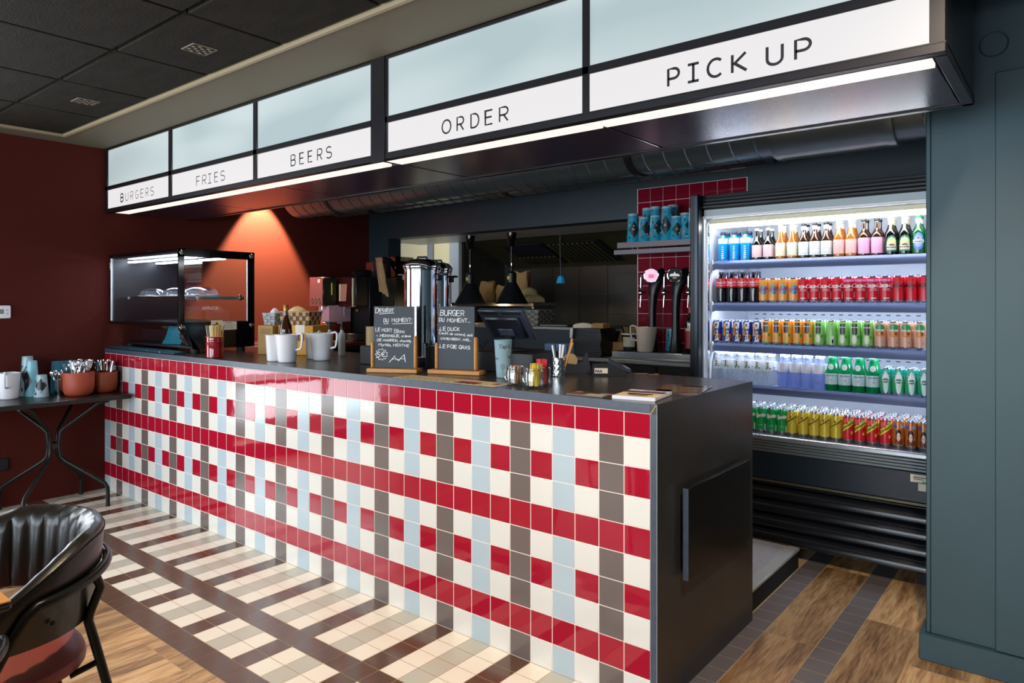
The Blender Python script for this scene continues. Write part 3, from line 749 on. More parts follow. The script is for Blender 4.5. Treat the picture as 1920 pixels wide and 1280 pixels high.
def d_black(m,R,h): bend_text(m,'Coca-Cola',R+.0003,h*0.58,c_black,0.035,0.1,bold=0.0006,shear=0.45,spacing=0.86); bend_text(m,'ZERO',R+.0003,h*0.48,c_black,0.008,0.1)
def d_oasis(m,R,h):
    bl = C('fruit_blue','#3D9AD6'); gn = C('fruit_green','#1E8A5A'); rd = C('fruit_red','#C8253A')
    patch(m,R,-0.7,0.8,h*0.36,h*0.70,bl,8,ELL); patch(m,R+.0002,-0.5,-0.1,h*0.60,h*0.68,gn,4,ELL); patch(m,R+.0002,0.1,0.5,h*0.36,h*0.44,gn,4,ELL)
    bend_text(m,'Oasis',R+.0005,h*0.50,rd,0.026,0.05,bold=0.0008,shear=0.2,tilt=0.3)
def d_orangina(m,R,h):
    ye = C('citrus_yellow','#F0A21C'); og = C('citrus_orange','#F07A12')
    patch(m,R,-0.95,-0.35,h*0.35,h*0.86,ye,4,WAVE); patch(m,R+.0001,-0.45,0.55,h*0.12,h*0.92,C('citrus_white','#EDF0F6'),6,WAVE)
    vs, fs = text_mesh('Orangina',0.024,0.0012,'CENTER')
    m.add([((R+.0004)*math.sin(-y/R+0.1), -(R+.0004)*math.cos(-y/R+0.1), h*0.52+x) for x,y,_ in vs], fs, c_black)
    patch(m,R+.0002,0.25,1.05,h*0.20,h*0.42,og,6,ELL); patch(m,R+.0003,0.2,1.1,h*0.30,h*0.315,c_black)
def d_juice(m,R,h,fruit='#F2A23C',ring='#F8C070',bar='#1B1614'):
    k = C('juice_bar'+bar,bar); patch(m,R,-0.60,0.30,h*0.46,h*0.88,k,5,lambda t: 1.0 if t > 0.2 else 0.5+2.5*t)
    bend_text(m,'Minute Maid',R+.0003,h*0.74,c_white,0.0068,-0.15,bold=0.0003)
    patch(m,R+.0002,-0.75,0.35,h*0.13,h*0.50,C('fruit'+ring,ring),8,ELL); patch(m,R+.0003,-0.62,0.22,h*0.17,h*0.46,C('fruit'+fruit,fruit),8,ELL)
    patch(m,R+.0004,0.3,0.8,h*0.34,h*0.47,C('leaf_green','#4BA83A'),5,ELL); patch(m,R+.0004,-0.4,0.2,h*0.08,h*0.16,C('leaf_green','#4BA83A'),5,ELL)
def d_green(m,R,h): d_juice(m,R,h,'#E7E6C8','#BFD99A')
def d_greenback(m,R,h): patch(m,R,0.1,0.5,h*0.12,h*0.42,c_white); patch(m,R+.0002,0.15,0.45,h*0.15,h*0.30,c_black); patch(m,R,-0.3,0.5,h*0.66,h*0.67,C('leaf_dark','#2C7A40'))
def d_peach(m,R,h):
    patch(m,R,-0.8,0.8,h*0.66,h*0.90,C('tea_green','#2F9450'),8,ELL); patch(m,R+.0002,-0.8,0.8,h*0.45,h*0.66,C('peach_orange','#D9812F'),8,ELL); patch(m,R+.0003,0.1,0.5,h*0.52,h*0.62,C('tea_brown','#7A3A1E'),5,ELL)
    bend_text(m,'fuze tea',R+.0005,h*0.66,c_white,0.013,-0.05,bold=0.0005); patch(m,R+.0002,0.3,0.6,h*0.20,h*0.30,C('tea_teal','#4FB3AE'),4,DIA)
def d_sprite(m,R,h):
    bend_text(m,'Sprite',R+.0004,h*0.62,c_white,0.028,0.05,bold=0.0011,shear=0.3,spacing=0.9,tilt=0.06); patch(m,R,-0.4,0.5,h*0.30,h*0.31,C('lemon_yellow','#E9D23A')); patch(m,R,0.9,1.2,h*0.08,h*0.34,c_white)
def schw(m,R,h,band,ink):
    k = C(band,band)
    vs = []; fs = []
    for i in range(13):
        a = -1.0+2.1*i/12; z = h*0.36+ (a+1.0)*0.021
        for dz in (0,0.034): vs.append((R*math.sin(a),-R*math.cos(a),z+dz))
    for i in range(12): fs.append((2*i,2*i+2,2*i+3,2*i+1))
    m.add(vs,fs,k)
    for dz in (0.0,0.034):
        vs = []; fs = []
        for i in range(13):
            a = -1.0+2.1*i/12; z = h*0.36+(a+1.0)*0.021+dz
            for e in (0,0.0012): vs.append(((R+.0003)*math.sin(a),-(R+.0003)*math.cos(a),z+e))
        for i in range(12): fs.append((2*i,2*i+2,2*i+3,2*i+1))
        m.add(vs,fs,ink)
    bend_text(m,'Schweppes',R+.0005,h*0.36+0.033,ink,0.0175,0.05,bold=0.0004,tilt=0.62,shear=0.1,spacing=0.88)
    patch(m,R+.0002,-0.35,0.0,h*0.66,h*0.76,C('tonic_red','#C0392B'),4,ELL)
def d_tonic(m,R,h): schw(m,R,h,'#D9C33A',c_black)
def d_agrum(m,R,h):
    schw(m,R,h,'#E0D23C',c_black); patch(m,R,-0.9,-0.2,h*0.66,h*0.90,C('grapefruit','#E0695C'),6,ELL); patch(m,R,0.2,0.7,h*0.72,h*0.93,C('mint','#7FBF8E'),5,DIA); patch(m,R,0.5,0.95,h*0.30,h*0.42,C('orange_slice','#F0A040'),5,ELL)
def d_face(m,R,h):
    patch(m,R,-0.7,0.8,0.02,h*0.34,C('can_brown','#6B2E1C'),8); patch(m,R,-0.9,-0.3,h*0.72,h*0.82,C('badge_blue','#3557C8')); patch(m,R,0.2,0.85,h*0.72,h*0.84,C('badge_grey','#7FA0B0'))
    patch(m,R+.0001,-0.5,0.45,h*0.28,h*0.68,C('hair_dark','#241612'),8,ELL); patch(m,R+.0003,-0.32,0.28,h*0.26,h*0.56,C('skin_print','#EBC3AA'),8,ELL)
    for a in (-0.17,0.12): patch(m,R+.0005,a-0.06,a+0.06,h*0.42,h*0.45,c_black,3,ELL)
    patch(m,R+.0005,-0.09,0.06,h*0.325,h*0.34,c_red,3,ELL)
    for k in range(4): patch(m,R+.0001,0.5,0.8-0.05*k,h*(0.40+0.08*k),h*(0.43+0.08*k),c_black,3,ELL)
def d_perrier(m,R,h):
    patch(m,R,-0.5,0.5,h*0.05,h*0.9,C('spark_light','#CFE8DC'),8,ELL); patch(m,R,-1.4,-0.6,h*0.15,h*0.62,C('spark_green','#3FA96A'),5,ELL); patch(m,R,0.6,1.4,h*0.15,h*0.62,C('spark_green','#3FA96A'),5,ELL)
    patch(m,R+.0002,-0.62,0.62,h*0.42,h*0.78,c_white,10,ELL); patch(m,R+.0003,-0.5,0.5,h*0.44,h*0.62,C('spark_teal','#0E7C6A'),8,ELL)
    bend_text(m,'perrier',R+.0005,h*0.50,c_white,0.012,0.0,bold=0.0003); patch(m,R,-0.9,0.9,h*0.72,h*0.74,C('spark_gold','#D8C98A'))

GLB = dict(rough=0.06, coat=0.4)
def bottle(kind, h, r, glass, neck, nh, deco=None, cap=None, kindname='bottle', liquid=None, sh=0.55, caph=0.010, foot=None):
    # sh: height fraction where the shoulder starts; nh: neck start fraction
    t = thing(kind, 'x', kindname); m = MB()
    m.lathe([(r*0.86,0),(r*0.97,0.004),(r,0.010),(r,h*sh),(r*0.93,h*(sh+0.05)),(r*0.72,h*(sh+0.12)),(neck*1.25,h*nh),(neck,h*(nh+0.06)),(neck,h-caph)],glass,20)
    m.build('bottle_body', t)
    if cap:
        m = MB(); m.lathe([(neck*1.12,h-caph-0.003),(neck*1.25,h-caph),(neck*1.25,h-0.002),(neck*1.05,h),(0,h)],cap,16,cap=False); m.build('bottle_cap', t)
    if deco:
        m = MB(); deco(m, r+0.0005, h, neck); m.build('bottle_label', t, nrm=False)
    return t
def neckband(m, n, z0, z1, mat): m.lathe([(n+0.0008,z0),(n+0.0008,z1)],mat,14,cap=False)
amber = M('glass_brown','#3B1E0C',0.06,coat=0.5); darkg = M('glass_dark','#14100E',0.05,coat=0.5); green = M('glass_green','#0F5A2E',0.05,coat=0.5); gold = M('glass_amber','#A8641E',0.08,coat=0.4)
capw = C('crown_white','#E6E4DC'); capb = C('crown_black','#1B1B1E')
def L_plain(col, txt, tc='#B02030', z0=0.10, z1=0.48, ts=0.010, extra=None):
    def f(m,R,h,n):
        k = C('lab'+col,col,0.5); patch(m,R,-1.5,1.5,h*z0,h*z1,k,14)
        if txt: bend_text(m,txt,R+.0005,h*(z0+z1)/2,C('ink'+tc,tc),ts,0.1,bold=0.0003)
        if extra: extra(m,R,h,n)
    return f
def ex_beer(m,R,h,n):
    patch(m,R+.0002,-1.5,1.5,h*0.26,h*0.28,C('ln_red','#D0505A')); patch(m,R+.0002,-1.5,1.5,h*0.14,h*0.18,C('ln_green','#7FC0A8')); neckband(m,n*1.05,h*0.82,h*0.93,C('neck_white','#E9E9E6'))
def ex_neck(col):
    return lambda m,R,h,n: neckband(m,n*1.05,h*0.80,h*0.95,C('neck'+col,col))
def lab_arch(m,R,h,n):
    patch(m,R,-0.95,0.95,h*0.10,h*0.52,C('arch_green','#2F7F62'),12,ARCH); patch(m,R+.0003,-0.75,0.75,h*0.14,h*0.47,C('arch_gold','#E6D9A0'),12,ARCH); patch(m,R+.0005,-0.5,0.5,h*0.18,h*0.30,C('arch_dark','#4B6A4A'),8,ELL)
    patch(m,R+.0008,-0.85,0.85,h*0.17,h*0.25,c_white); bend_text(m,'MAGNERS',R+.0012,h*0.19,C('arch_ink','#8A1F1F'),0.011,0,bold=0.0005); neckband(m,n*1.05,h*0.80,h*0.95,C('neck_gold','#D9D0A0'))
def lab_heine(m,R,h,n):
    patch(m,R,-0.85,0.85,h*0.10,h*0.56,C('oval_blue','#6C8FD8'),12,ELL); patch(m,R+.0003,-0.62,0.62,h*0.18,h*0.48,C('oval_blue2','#A9BFEA'),12,ELL); patch(m,R+.0006,-0.9,0.9,h*0.30,h*0.37,c_white); bend_text(m,'Heineken',R+.0009,h*0.315,c_black,0.011,0,bold=0.0003); patch(m,R+.0006,-0.2,0.2,h*0.39,h*0.46,c_red,4,DIA); neckband(m,n*1.05,h*0.80,h*0.92,c_white)
def lab_blue(m,R,h,n):
    patch(m,R,-1.5,1.5,h*0.60,h*0.78,C('sport_label','#D5E3F0'),12)
    for i in range(6): patch(m,R,-0.1,0.45-0.03*i,h*(0.12+0.07*i),h*(0.145+0.07*i),c_white,4,ELL)
def lab_pet(m,R,h,n):
    patch(m,R,-1.6,1.6,h*0.50,h*0.78,C('wrap_red','#E2202E'),14); bend_text(m,'Coca-Cola',R+.0006,h*0.62,c_white,0.019,0.1,bold=0.0004,shear=0.4,spacing=0.86); patch(m,R+.0005,-1.2,1.2,h*0.56,h*0.575,c_white)
    patch(m,R,0.05,0.16,h*0.16,h*0.46,C('painted_sheen','#7E8790',0.2))  # pale stripe is a highlight on the dark bottle, painted as colour
def lab_water(m,R,h,n):
    patch(m,R,-1.5,1.5,h*0.46,h*0.76,C('water_lab','#EEF3F4'),12); patch(m,R+.0003,-0.35,0.15,h*0.56,h*0.66,C('water_green','#1F9A55'),6,DIA); patch(m,R+.0004,-0.25,0.05,h*0.66,h*0.74,C('water_red','#E0604A'),4); patch(m,R+.0004,-0.5,-0.1,h*0.53,h*0.58,C('water_green','#1F9A55'),4,ELL); patch(m,R+.0004,0.15,0.45,h*0.54,h*0.57,c_black,4)
def lab_water2(m,R,h,n): patch(m,R,-1.5,1.5,h*0.48,h*0.76,C('water_lab2','#E8E6EE'),12)
def lab_pell(m,R,h,n):
    patch(m,R,-1.5,1.5,h*0.20,h*0.52,C('pale_green_lab','#CFE6E6'),14); bend_text(m,'S.PELLEGRINO',R+.0004,h*0.44,C('pale_green_ink','#2A6A8A'),0.0088,0,bold=0.0003); patch(m,R+.0004,-0.08,0.14,h*0.30,h*0.36,C('pale_green_star','#E05A5A'),4,DIA); patch(m,R*0.86,-0.55,0.45,h*0.62,h*0.80,c_white,8,ELL)
WAT = M('water_bottle','#F4F9FF',0.12,trans=0.75,ior=1.12,bump=0.5,bscale=45); WATB = M('water_bottle_blue','#C2D0FA',0.12,trans=0.7,ior=1.12,bump=0.6,bscale=45)
PELG = M('pale_green_green','#0B8A50',0.08,trans=0.25,ior=1.2,bump=0.2,bscale=30); BLUEL = M('sport_drink','#0A92DC',0.12,coat=0.3); COLAB = M('cola_pet','#100A0C',0.06,coat=0.4,bump=0.1,bscale=40)
E_ = {}
def proto(k, mk): PROTO[k] = mk
proto('sport', lambda: bottle('sports_drink_bottle',0.170,0.0275,BLUEL,0.012,0.86,lab_blue,C('sport_cap','#2A3548'),sh=0.60,caph=0.018))
proto('pinkb', lambda: bottle('beer_bottle',0.178,0.0275,darkg,0.010,0.72,L_plain('#E9C9CC','','#90203A'),capw,sh=0.50))
proto('cream', lambda: bottle('cider_bottle',0.190,0.0265,gold,0.0105,0.74,L_plain('#E9E2C6','','#8A6A3A',extra=ex_neck('#DADBB8')),capw,sh=0.46))
proto('white', lambda: bottle('beer_bottle',0.188,0.0275,amber,0.011,0.74,L_plain('#E4E8EC','','#B03040',extra=ex_beer),capb,sh=0.50))
proto('rose', lambda: bottle('cider_bottle',0.192,0.0275,gold,0.011,0.76,L_plain('#EFB9B4','','#C02838',extra=ex_neck('#E8D0C8')),C('cap_clear','#BFD0D8'),sh=0.52))
proto('pinky', lambda: bottle('beer_bottle',0.190,0.0275,amber,0.010,0.70,L_plain('#EFB0D0','','#C03A90',z0=0.08,z1=0.50),capb,sh=0.52))
proto('arch', lambda: bottle('cider_bottle',0.193,0.0285,darkg,0.012,0.74,lab_arch,capw,sh=0.54))
proto('heine', lambda: bottle('beer_bottle',0.193,0.0285,green,0.011,0.74,lab_heine,C('cap_green','#2E8A4E'),sh=0.54))
proto('pet', lambda: bottle('cola_bottle',0.180,0.0285,COLAB,0.012,0.84,lab_pet,C('cap_smoke','#3B3A44'),sh=0.62,caph=0.014))
proto('water', lambda: bottle('water_bottle',0.176,0.0270,WAT,0.013,0.84,lab_water,C('cap_white','#E9EEF2'),sh=0.62,caph=0.014))
proto('waterb', lambda: bottle('water_bottle',0.176,0.0285,WATB,0.013,0.84,lab_water2,C('cap_white','#E9EEF2'),sh=0.62,caph=0.014))
proto('pell', lambda: bottle('sparkling_water_bottle',0.178,0.0310,PELG,0.013,0.84,lab_pell,C('cap_pell','#3E9A6A'),sh=0.52,caph=0.014))
proto('oasis', lambda: can('drink_can',0.138,C('can_orange','#F2A34A'),deco=d_oasis))
proto('cola', lambda: can('cola_can',0.138,c_red,deco=d_cola))
proto('cherry', lambda: can('cola_can',0.138,c_red,deco=lambda m,R,h: d_cola(m,R,h,None,C('cherry_pink','#E27CC0'))))
proto('zero', lambda: can('cola_can',0.138,c_red,deco=d_black))
proto('orangina', lambda: can('drink_can',0.134,C('can_navy','#22338C'),r=0.0255,deco=d_orangina))
proto('juice', lambda: can('juice_can',0.142,C('can_amber','#F0A23A'),deco=d_juice))
proto('green', lambda: can('juice_can',0.142,C('can_lime','#8CC968'),deco=d_green))
proto('greenback', lambda: can('juice_can',0.142,C('can_lime','#8CC968'),deco=d_greenback))
proto('peach', lambda: can('iced_tea_can',0.142,C('can_peach','#DDA285'),r=0.0275,deco=d_peach))
proto('perrier', lambda: can('sparkling_water_can',0.138,C('can_teal','#17A08C'),deco=d_perrier))
proto('sprite', lambda: can('lemonade_can',0.139,C('can_green','#0B9650'),deco=d_sprite))
proto('tonic', lambda: can('tonic_can',0.139,C('can_gold','#CDB73C',metal=0.2),deco=d_tonic))
proto('agrum', lambda: can('tonic_can',0.139,C('can_crimson','#C5242C',metal=0.2),deco=d_agrum))
proto('face', lambda: can('iced_coffee_can',0.139,C('can_copper','#B8672A',metal=0.2),deco=d_face))
DESC = {'sport':('blue sports drink bottle','bottle'),'pinkb':('dark bottle with pale pink label','bottle'),'cream':('golden bottle with plain cream label','bottle'),'white':('brown bottle with white striped label','bottle'),
'rose':('amber bottle with rose label','bottle'),'pinky':('brown bottle with bright pink label','bottle'),'arch':('dark bottle with green arched label','bottle'),'heine':('green bottle with blue oval label','bottle'),
'pet':('dark cola bottle with red label','bottle'),'oasis':('orange can with blue badge','can'),'cola':('red can with white script','can'),'cherry':('red can with pink top','can'),'zero':('red can with black script','can'),
'orangina':('navy and orange can','can'),'juice':('orange can with citrus slice','can'),'green':('green can with apple slice','can'),'greenback':('green can turned backwards','can'),'peach':('peach iced tea can','can'),
'water':('clear water bottle with white label','bottle'),'waterb':('bluish water bottle with pale label','bottle'),'pell':('green sparkling water bottle','bottle'),'perrier':('teal and green can','can'),
'sprite':('green lemonade can','can'),'tonic':('yellow tonic can','can'),'agrum':('red can with yellow band','can'),'face':('copper can with face print','can')}
SHN = ['top shelf','second shelf','third shelf','fourth shelf','bottom deck']
def fx(px, y):   # bearing from the shop floor to a point on the cooler's product line (spacing measured per can)
    a = (px-960)/1309.25; s_, c_ = math.sin(0.6799), math.cos(0.6799)
    t = (y+2.0874)/(c_+a*s_); return 1.0981+t*(-s_+a*c_)
ROWS = [
 (SHZ[0],1.800,2,[('sport',(1356,1377,1398)),('pinkb',(1419.5,1440.6)),('cream',(1464,1485)),('white',(1507,1528,1549.5)),('rose',(1573,1596)),('pinky',(1620,1644.4)),('arch',(1670,1696)),('heine',(1722,1746))]),
 (SHZ[1],1.800,2,[('pet',(1353,1373,1393,1413.5)),('oasis',(1432,1450,1469,1488)),('cola',(1507,1528,1549,1570.5)),('cherry',(1592,1614,1637,1660.6)),('zero',(1684.5,1709,1734)),]),
 (SHZ[2],1.800,2,[('orangina',(1346,1364,1383,1401,1419)),('juice',(1438,1457,1476.5,1496,1516)),('green',(1536,)),('greenback',(1552+1,)),('green',(1582,1604,1627)),('peach',(1651,1675,1699,1725))]),
 (SHZ[3],1.800,2,[('water',(1345,1364,1383.6,1402,1422,1441)),('waterb',(1469,1490.6,1512.5,1535)),('pell',(1559,1584,1610,1636)),('perrier',(1660.6,1684,1708,1732))]),
 (0.638,1.785,4,[('sprite',(1389,1408,1427,1446,1465.6)),('tonic',(1485,1505.5,1526.6,1547,1568)),('agrum',(1590,1612,1635.5,1660)),('face',(1684,1708,1732))])]
ROOTS = {}
for si,(z,y,deep,items) in enumerate(ROWS):
    kcount = {}
    for kind, pxs in items:
        for px in pxs:
            x = fx(px, y)
            if kind == 'greenback': x = fx(1559.5, y)
            kcount[kind] = kcount.get(kind,0)+1; n = kcount[kind]
            for dp in range(deep):
                if dp and kind in ('greenback',): pass
                nm, cat = DESC[kind]
                where = 'front row' if dp == 0 else (ORD[dp]+' row back')
                lab = '%s %s from the left, %s, cooler %s' % (ORD[n-1], nm, where, SHN[si])
                yy = y+dp*0.0655; xx = x+random.uniform(-.001,.001); rz = 0.20+random.uniform(-0.12,0.12)
                if kind not in ROOTS:
                    r = PROTO[kind](); ROOTS[kind] = r; r['category'] = cat; r['label'] = lab; r['group'] = nm+' group'
                    r.location = (xx,yy,z); r.rotation_euler = (0,0,rz)
                else: dup(ROOTS[kind], (xx,yy,z), rz, lab)
                r_ = ROOTS[kind]; 
for k,r in ROOTS.items(): r['group'] = DESC[k][0]+'s in the cooler'
for o in COL.objects:
    if o.type == 'EMPTY' and o.parent is None and 'group' in o and o['group'].endswith(' group'): o['group'] = o['group'][:-6]+'s in the cooler'
# ================================================================== THINGS ON THE WORKTOP
ZT = 1.0185
# ---- refrigerated display case
dc = thing('display_case','black countertop display case with glass front and lit glass side, by the red wall','display case',(-3.33,0.03,ZT))
m = MB(); m.box(-1.045,0.0,0.09,0.50,0.030,0.044,BLACK,0.004)
m.box(-1.045,0.0,0.0,0.51,0.645,0.674,BLACK,0.004); m.box(-1.045,-1.035,0.0,0.51,0.19,0.65,BLACK,0.002); m.box(-1.03,-0.02,0.10,0.50,0.192,0.206,BLACK,0.002); m.build('case_body', dc)
m = MB(); m.prism([(-0.006,0.170),(-0.006,0.674),(0.515,0.674),(0.515,0.03),(0.10,0.03)],0.0,0.006,'x',PANE); m.build('side_glass', dc)
m = MB()
m.prism([(-0.008,0.168),(-0.008,0.676),(0.03,0.676),(0.03,0.17),(0.125,0.03),(0.09,0.03)],-0.004,0.0085,'x',BLACKG)
m.prism([(-0.008,0.625),(-0.008,0.676),(0.517,0.676),(0.517,0.625)],-0.004,0.0085,'x',BLACKG)
m.prism([(0.465,0.03),(0.465,0.676),(0.517,0.676),(0.517,0.03)],-0.004,0.0085,'x',BLACKG)
m.prism([(0.09,0.03),(0.03,0.205),(0.517,0.205),(0.517,0.03)],-0.004,0.0085,'x',BLACKG)
m.box(-0.0,0.009,0.463,0.466,0.205,0.625,WHITE); m.build('side_frame', dc)
m = MB(); m.box(-1.04,-0.005,-0.008,0.0,0.192,0.66,PANE); m.build('front_glass', dc)
m = MB(); m.box(-1.045,0.0,-0.010,0.004,0.180,0.196,BLACKG,0.002); m.box(-1.045,0.0,-0.010,0.004,0.655,0.676,BLACKG,0.002); m.box(-1.02,-1.012,-0.009,0.0,0.2,0.65,WHITE); m.build('front_frame', dc)
m = MB(); m.quad((-1.04,-0.004,0.185),(-0.005,-0.004,0.185),(-0.005,0.095,0.04),(-1.04,0.095,0.04),PANE); m.build('lower_glass', dc)
for (y,z) in ((0.012,0.652),(0.490,0.650),(0.012,0.176),(0.490,0.178)):
    m = MB(); m.lathe([(0.0,0.0),(0.017,0.0),(0.017,0.007),(0.012,0.011),(0.0,0.012)],CHROME,18,TR(0.0085,y,z,ry=PI/2),cap=False); m.build('bolt_cap', dc)
for (x,y) in ((-0.035,0.12),(-0.035,0.44),(-0.99,0.12),(-0.99,0.44)):
    m = MB(); m.cyl(0.028,0.0,0.032,BLACKM,14,TR(x,y,0)); m.build('foot', dc)
for (a,b) in ((0.10,0.14),(0.30,0.34)):
    m = MB(); m.box(-1.0,-0.05,a,b,0.622,0.632,E_LED,0.002); m.build('light_tube', dc)
m = MB(); m.box(-1.02,-0.03,0.06,0.46,0.362,0.368,PANE); m.box(-1.02,-0.03,0.054,0.062,0.355,0.374,CHROME,0.001); m.box(-0.036,-0.028,0.06,0.46,0.350,0.372,STEELD,0.001)
for y in (0.12,0.42): m.box(-0.03,-0.01,y,y+0.012,0.345,0.385,CHROME,0.001)
m.build('glass_shelf', dc)
m = MB(); m.box(0.0088,0.0092,0.205,0.285,0.17,0.215,PAPER); m.box(0.0088,0.0094,0.268,0.385,0.150,0.205,PAPER)
m.add([(0.0096,0.222,0.182),(0.0096,0.268,0.182),(0.0096,0.245,0.210)],[(0,1,2)],M('warning_yellow','#E6C62E',0.5)); m.add([(0.0098,0.233,0.186),(0.0098,0.257,0.186),(0.0098,0.245,0.200)],[(0,1,2)],INK)
for k in range(6): m.box(0.0094,0.0096,0.285,0.375-(k%3)*0.01,0.158+k*0.006,0.160+k*0.006,M('print_grey','#8A8A8A',0.6))
m.box(0.0094,0.0096,0.305,0.355,0.196,0.199,INK); m.build('warning_label', dc)
m = MB(); put_text(m,'AFINOX',0,0,0,WHITE,0.03,0.0003,'CENTER',X=TR(-0.03+0.04,0.20,0.285,rz=PI/2)); m.build('maker_plate', dc, nrm=False)
# domed plates inside
DOME = thin_glass('dome_plastic',(0.85,0.88,0.92),0.18,0.05)
def domed(x,y,label,z=ZT+0.370):
    t = thing('domed_plate',label,'domed plate',(x,y,z),group='domed plates in the display case')
    m = MB(); m.lathe([(0.0,0.004),(0.10,0.004),(0.125,0.010),(0.128,0.012),(0.128,0.009),(0.10,0.0),(0,0)],WHITEP,30,cap=False); m.build('plate', t)
    m = MB(); m.lathe([(0.115,0.012),(0.116,0.022),(0.105,0.045),(0.07,0.062),(0.02,0.067),(0.0,0.067)],DOME,30,cap=False); m.build('dome_lid', t)
for x,l in ((-3.52,'clear domed plate on the glass shelf nearest the black side frame'),(-3.82,'clear domed plate in the middle of the display case shelf'),(-4.17,'clear domed plate on the glass shelf nearest the red wall')): domed(x,0.27,l)
# tray and things in front of / under the case
t = thing('serving_tray','long dark teal tray lying in front of the display case on the worktop','tray',(-3.88,0.06,ZT))
m = MB(); m.box(-0.47,0.52,-0.052,0.03,0.0,0.018,M('tray_teal','#1F3B46',0.35),0.006); m.build('tray_base', t)
for x in (-0.33,-0.12,0.15,0.33):
    m = MB(); m.lathe([(0,0),(0.004,0),(0.004,0.002),(0,0.003)],CHROME,10,TR(x,-0.052,0.009,rx=PI/2),cap=False); m.build('rivet', t)
def napkins(name, loc, n, w, d_, h, rz, label, tilt=0.0, mat=TEALP):
    t = thing(name, label, 'napkins', loc, rz)
    for i in range(n):
        a = tilt*(0.6+0.8*i/max(1,n-1)) + random.uniform(-.05,.05)
        m = MB(); vs = []; fs = []; nx, nz = 8, 5
        for s_ in (0,1):
            for j in range(nz+1):
                for k in range(nx+1):
                    u, v = k/nx-0.5, j/nz
                    yy = 0.004*math.sin(u*9+i)+0.006*math.sin(v*5+i*2)+(0.004 if s_ else 0)
                    vs.append((u*w*(1-0.1*v), i*0.012+yy+math.sin(a)*v*h, v*h*math.cos(a)))
        q = (nx+1)*(nz+1)
        for s_ in (0,1):
            for j in range(nz):
                for k in range(nx): b_ = s_*q+j*(nx+1)+k; fs.append((b_,b_+1,b_+nx+2,b_+nx+1))
        for k in range(nx): fs.append((k,k+1,q+k+1,q+k)); b_ = nz*(nx+1)+k; fs.append((b_,b_+1,q+b_+1,q+b_))
        for j in range(nz): b_ = j*(nx+1); fs.append((b_,b_+nx+1,q+b_+nx+1,q+b_)); b_ += nx; fs.append((b_,b_+nx+1,q+b_+nx+1,q+b_))
        m.add(vs,fs,mat); m.build('napkin', t)
    return t
napkins('napkin_stack',(-3.74,0.17,ZT+0.046),8,0.19,0.1,0.15,0.25,'teal paper napkins leaning inside the lower part of the display case',tilt=0.8)
# bunch of dried hops
t = thing('dried_flowers','small brown bunch of dried flowers beside the teal napkins','dried flowers',(-3.52,0.17,ZT+0.046))
DRY = M('dried_petals','#5E4038',0.8)
for i in range(26):
    a = random.uniform(0,2*PI); r = random.uniform(0,0.06); z = random.uniform(0.015,0.10)
    m = MB(); m.lathe([(0,-0.012),(0.009,-0.004),(0.010,0.003),(0.004,0.010),(0,0.012)],DRY,7,TR(r*math.cos(a),r*math.sin(a)*0.7,z,rx=random.uniform(-1,1),ry=random.uniform(-1,1)),cap=False)
    m.tube([(r*math.cos(a),r*math.sin(a)*0.7,z),(r*0.2,0,0.0)],0.0012,DRY,5); m.build('flower', t)

# ---- red ceramic pot with wooden stirrers
t = thing('utensil_pot','glossy dark red ceramic pot in front of the display case','pot',(-2.957,0.069,ZT))
RC = M('ceramic_red','#8A1422',0.08,coat=0.6,bump=0.05,bscale=14)
m = MB(); m.lathe([(0.046,0),(0.050,0.004),(0.051,0.05),(0.0505,0.09),(0.052,0.094),(0.0505,0.098),(0.052,0.104),(0.0515,0.112),(0.052,0.124),(0.0505,0.127),(0.046,0.126),(0.045,0.01),(0,0.008)],RC,32); m.build('pot_body', t)
m = MB(); m.lathe([(0.0462,0.1265),(0.0505,0.1278),(0.0525,0.1255)],M('ceramic_rim','#B98A62',0.4),32,cap=False); m.build('pot_rim', t)
def stick(name, root, top, w, label, cat, group, mat, thick=0.0014):
    v = Vector(top); L_ = v.length
    o = MB(); o.box(-w/2,w/2,-thick/2,thick/2,0,L_,mat,0.0003)
    q = v.to_track_quat('Z','Y').to_matrix().to_4x4()
    return tag(o.build(name, loc=root, rot=q.to_euler()), label, cat, group)
random.seed(11)
for i in range(38):
    a = 2*PI*i/38; r = 0.036 if i%2 else 0.022; x0 = r*math.cos(a); y0 = r*math.sin(a)
    bk = x0 < 0.012
    stick('wooden_stirrer' if not bk else 'wrapped_stirrer',(-2.957+x0*0.8,0.069+y0*0.8,ZT+0.012),(x0*0.9,y0*0.6,0.182+random.uniform(-.006,.006)),0.0075,
      'wooden stirrer standing in the red pot' if not bk else 'stirrer in striped dark paper standing in the red pot','stirrer','stirrers in the red pot' if not bk else 'wrapped stirrers in the red pot', WOODST if not bk else (M('wrap_dark','#2E3B38',0.5) if i%3 else M('wrap_pale','#D8DCCB',0.5)))

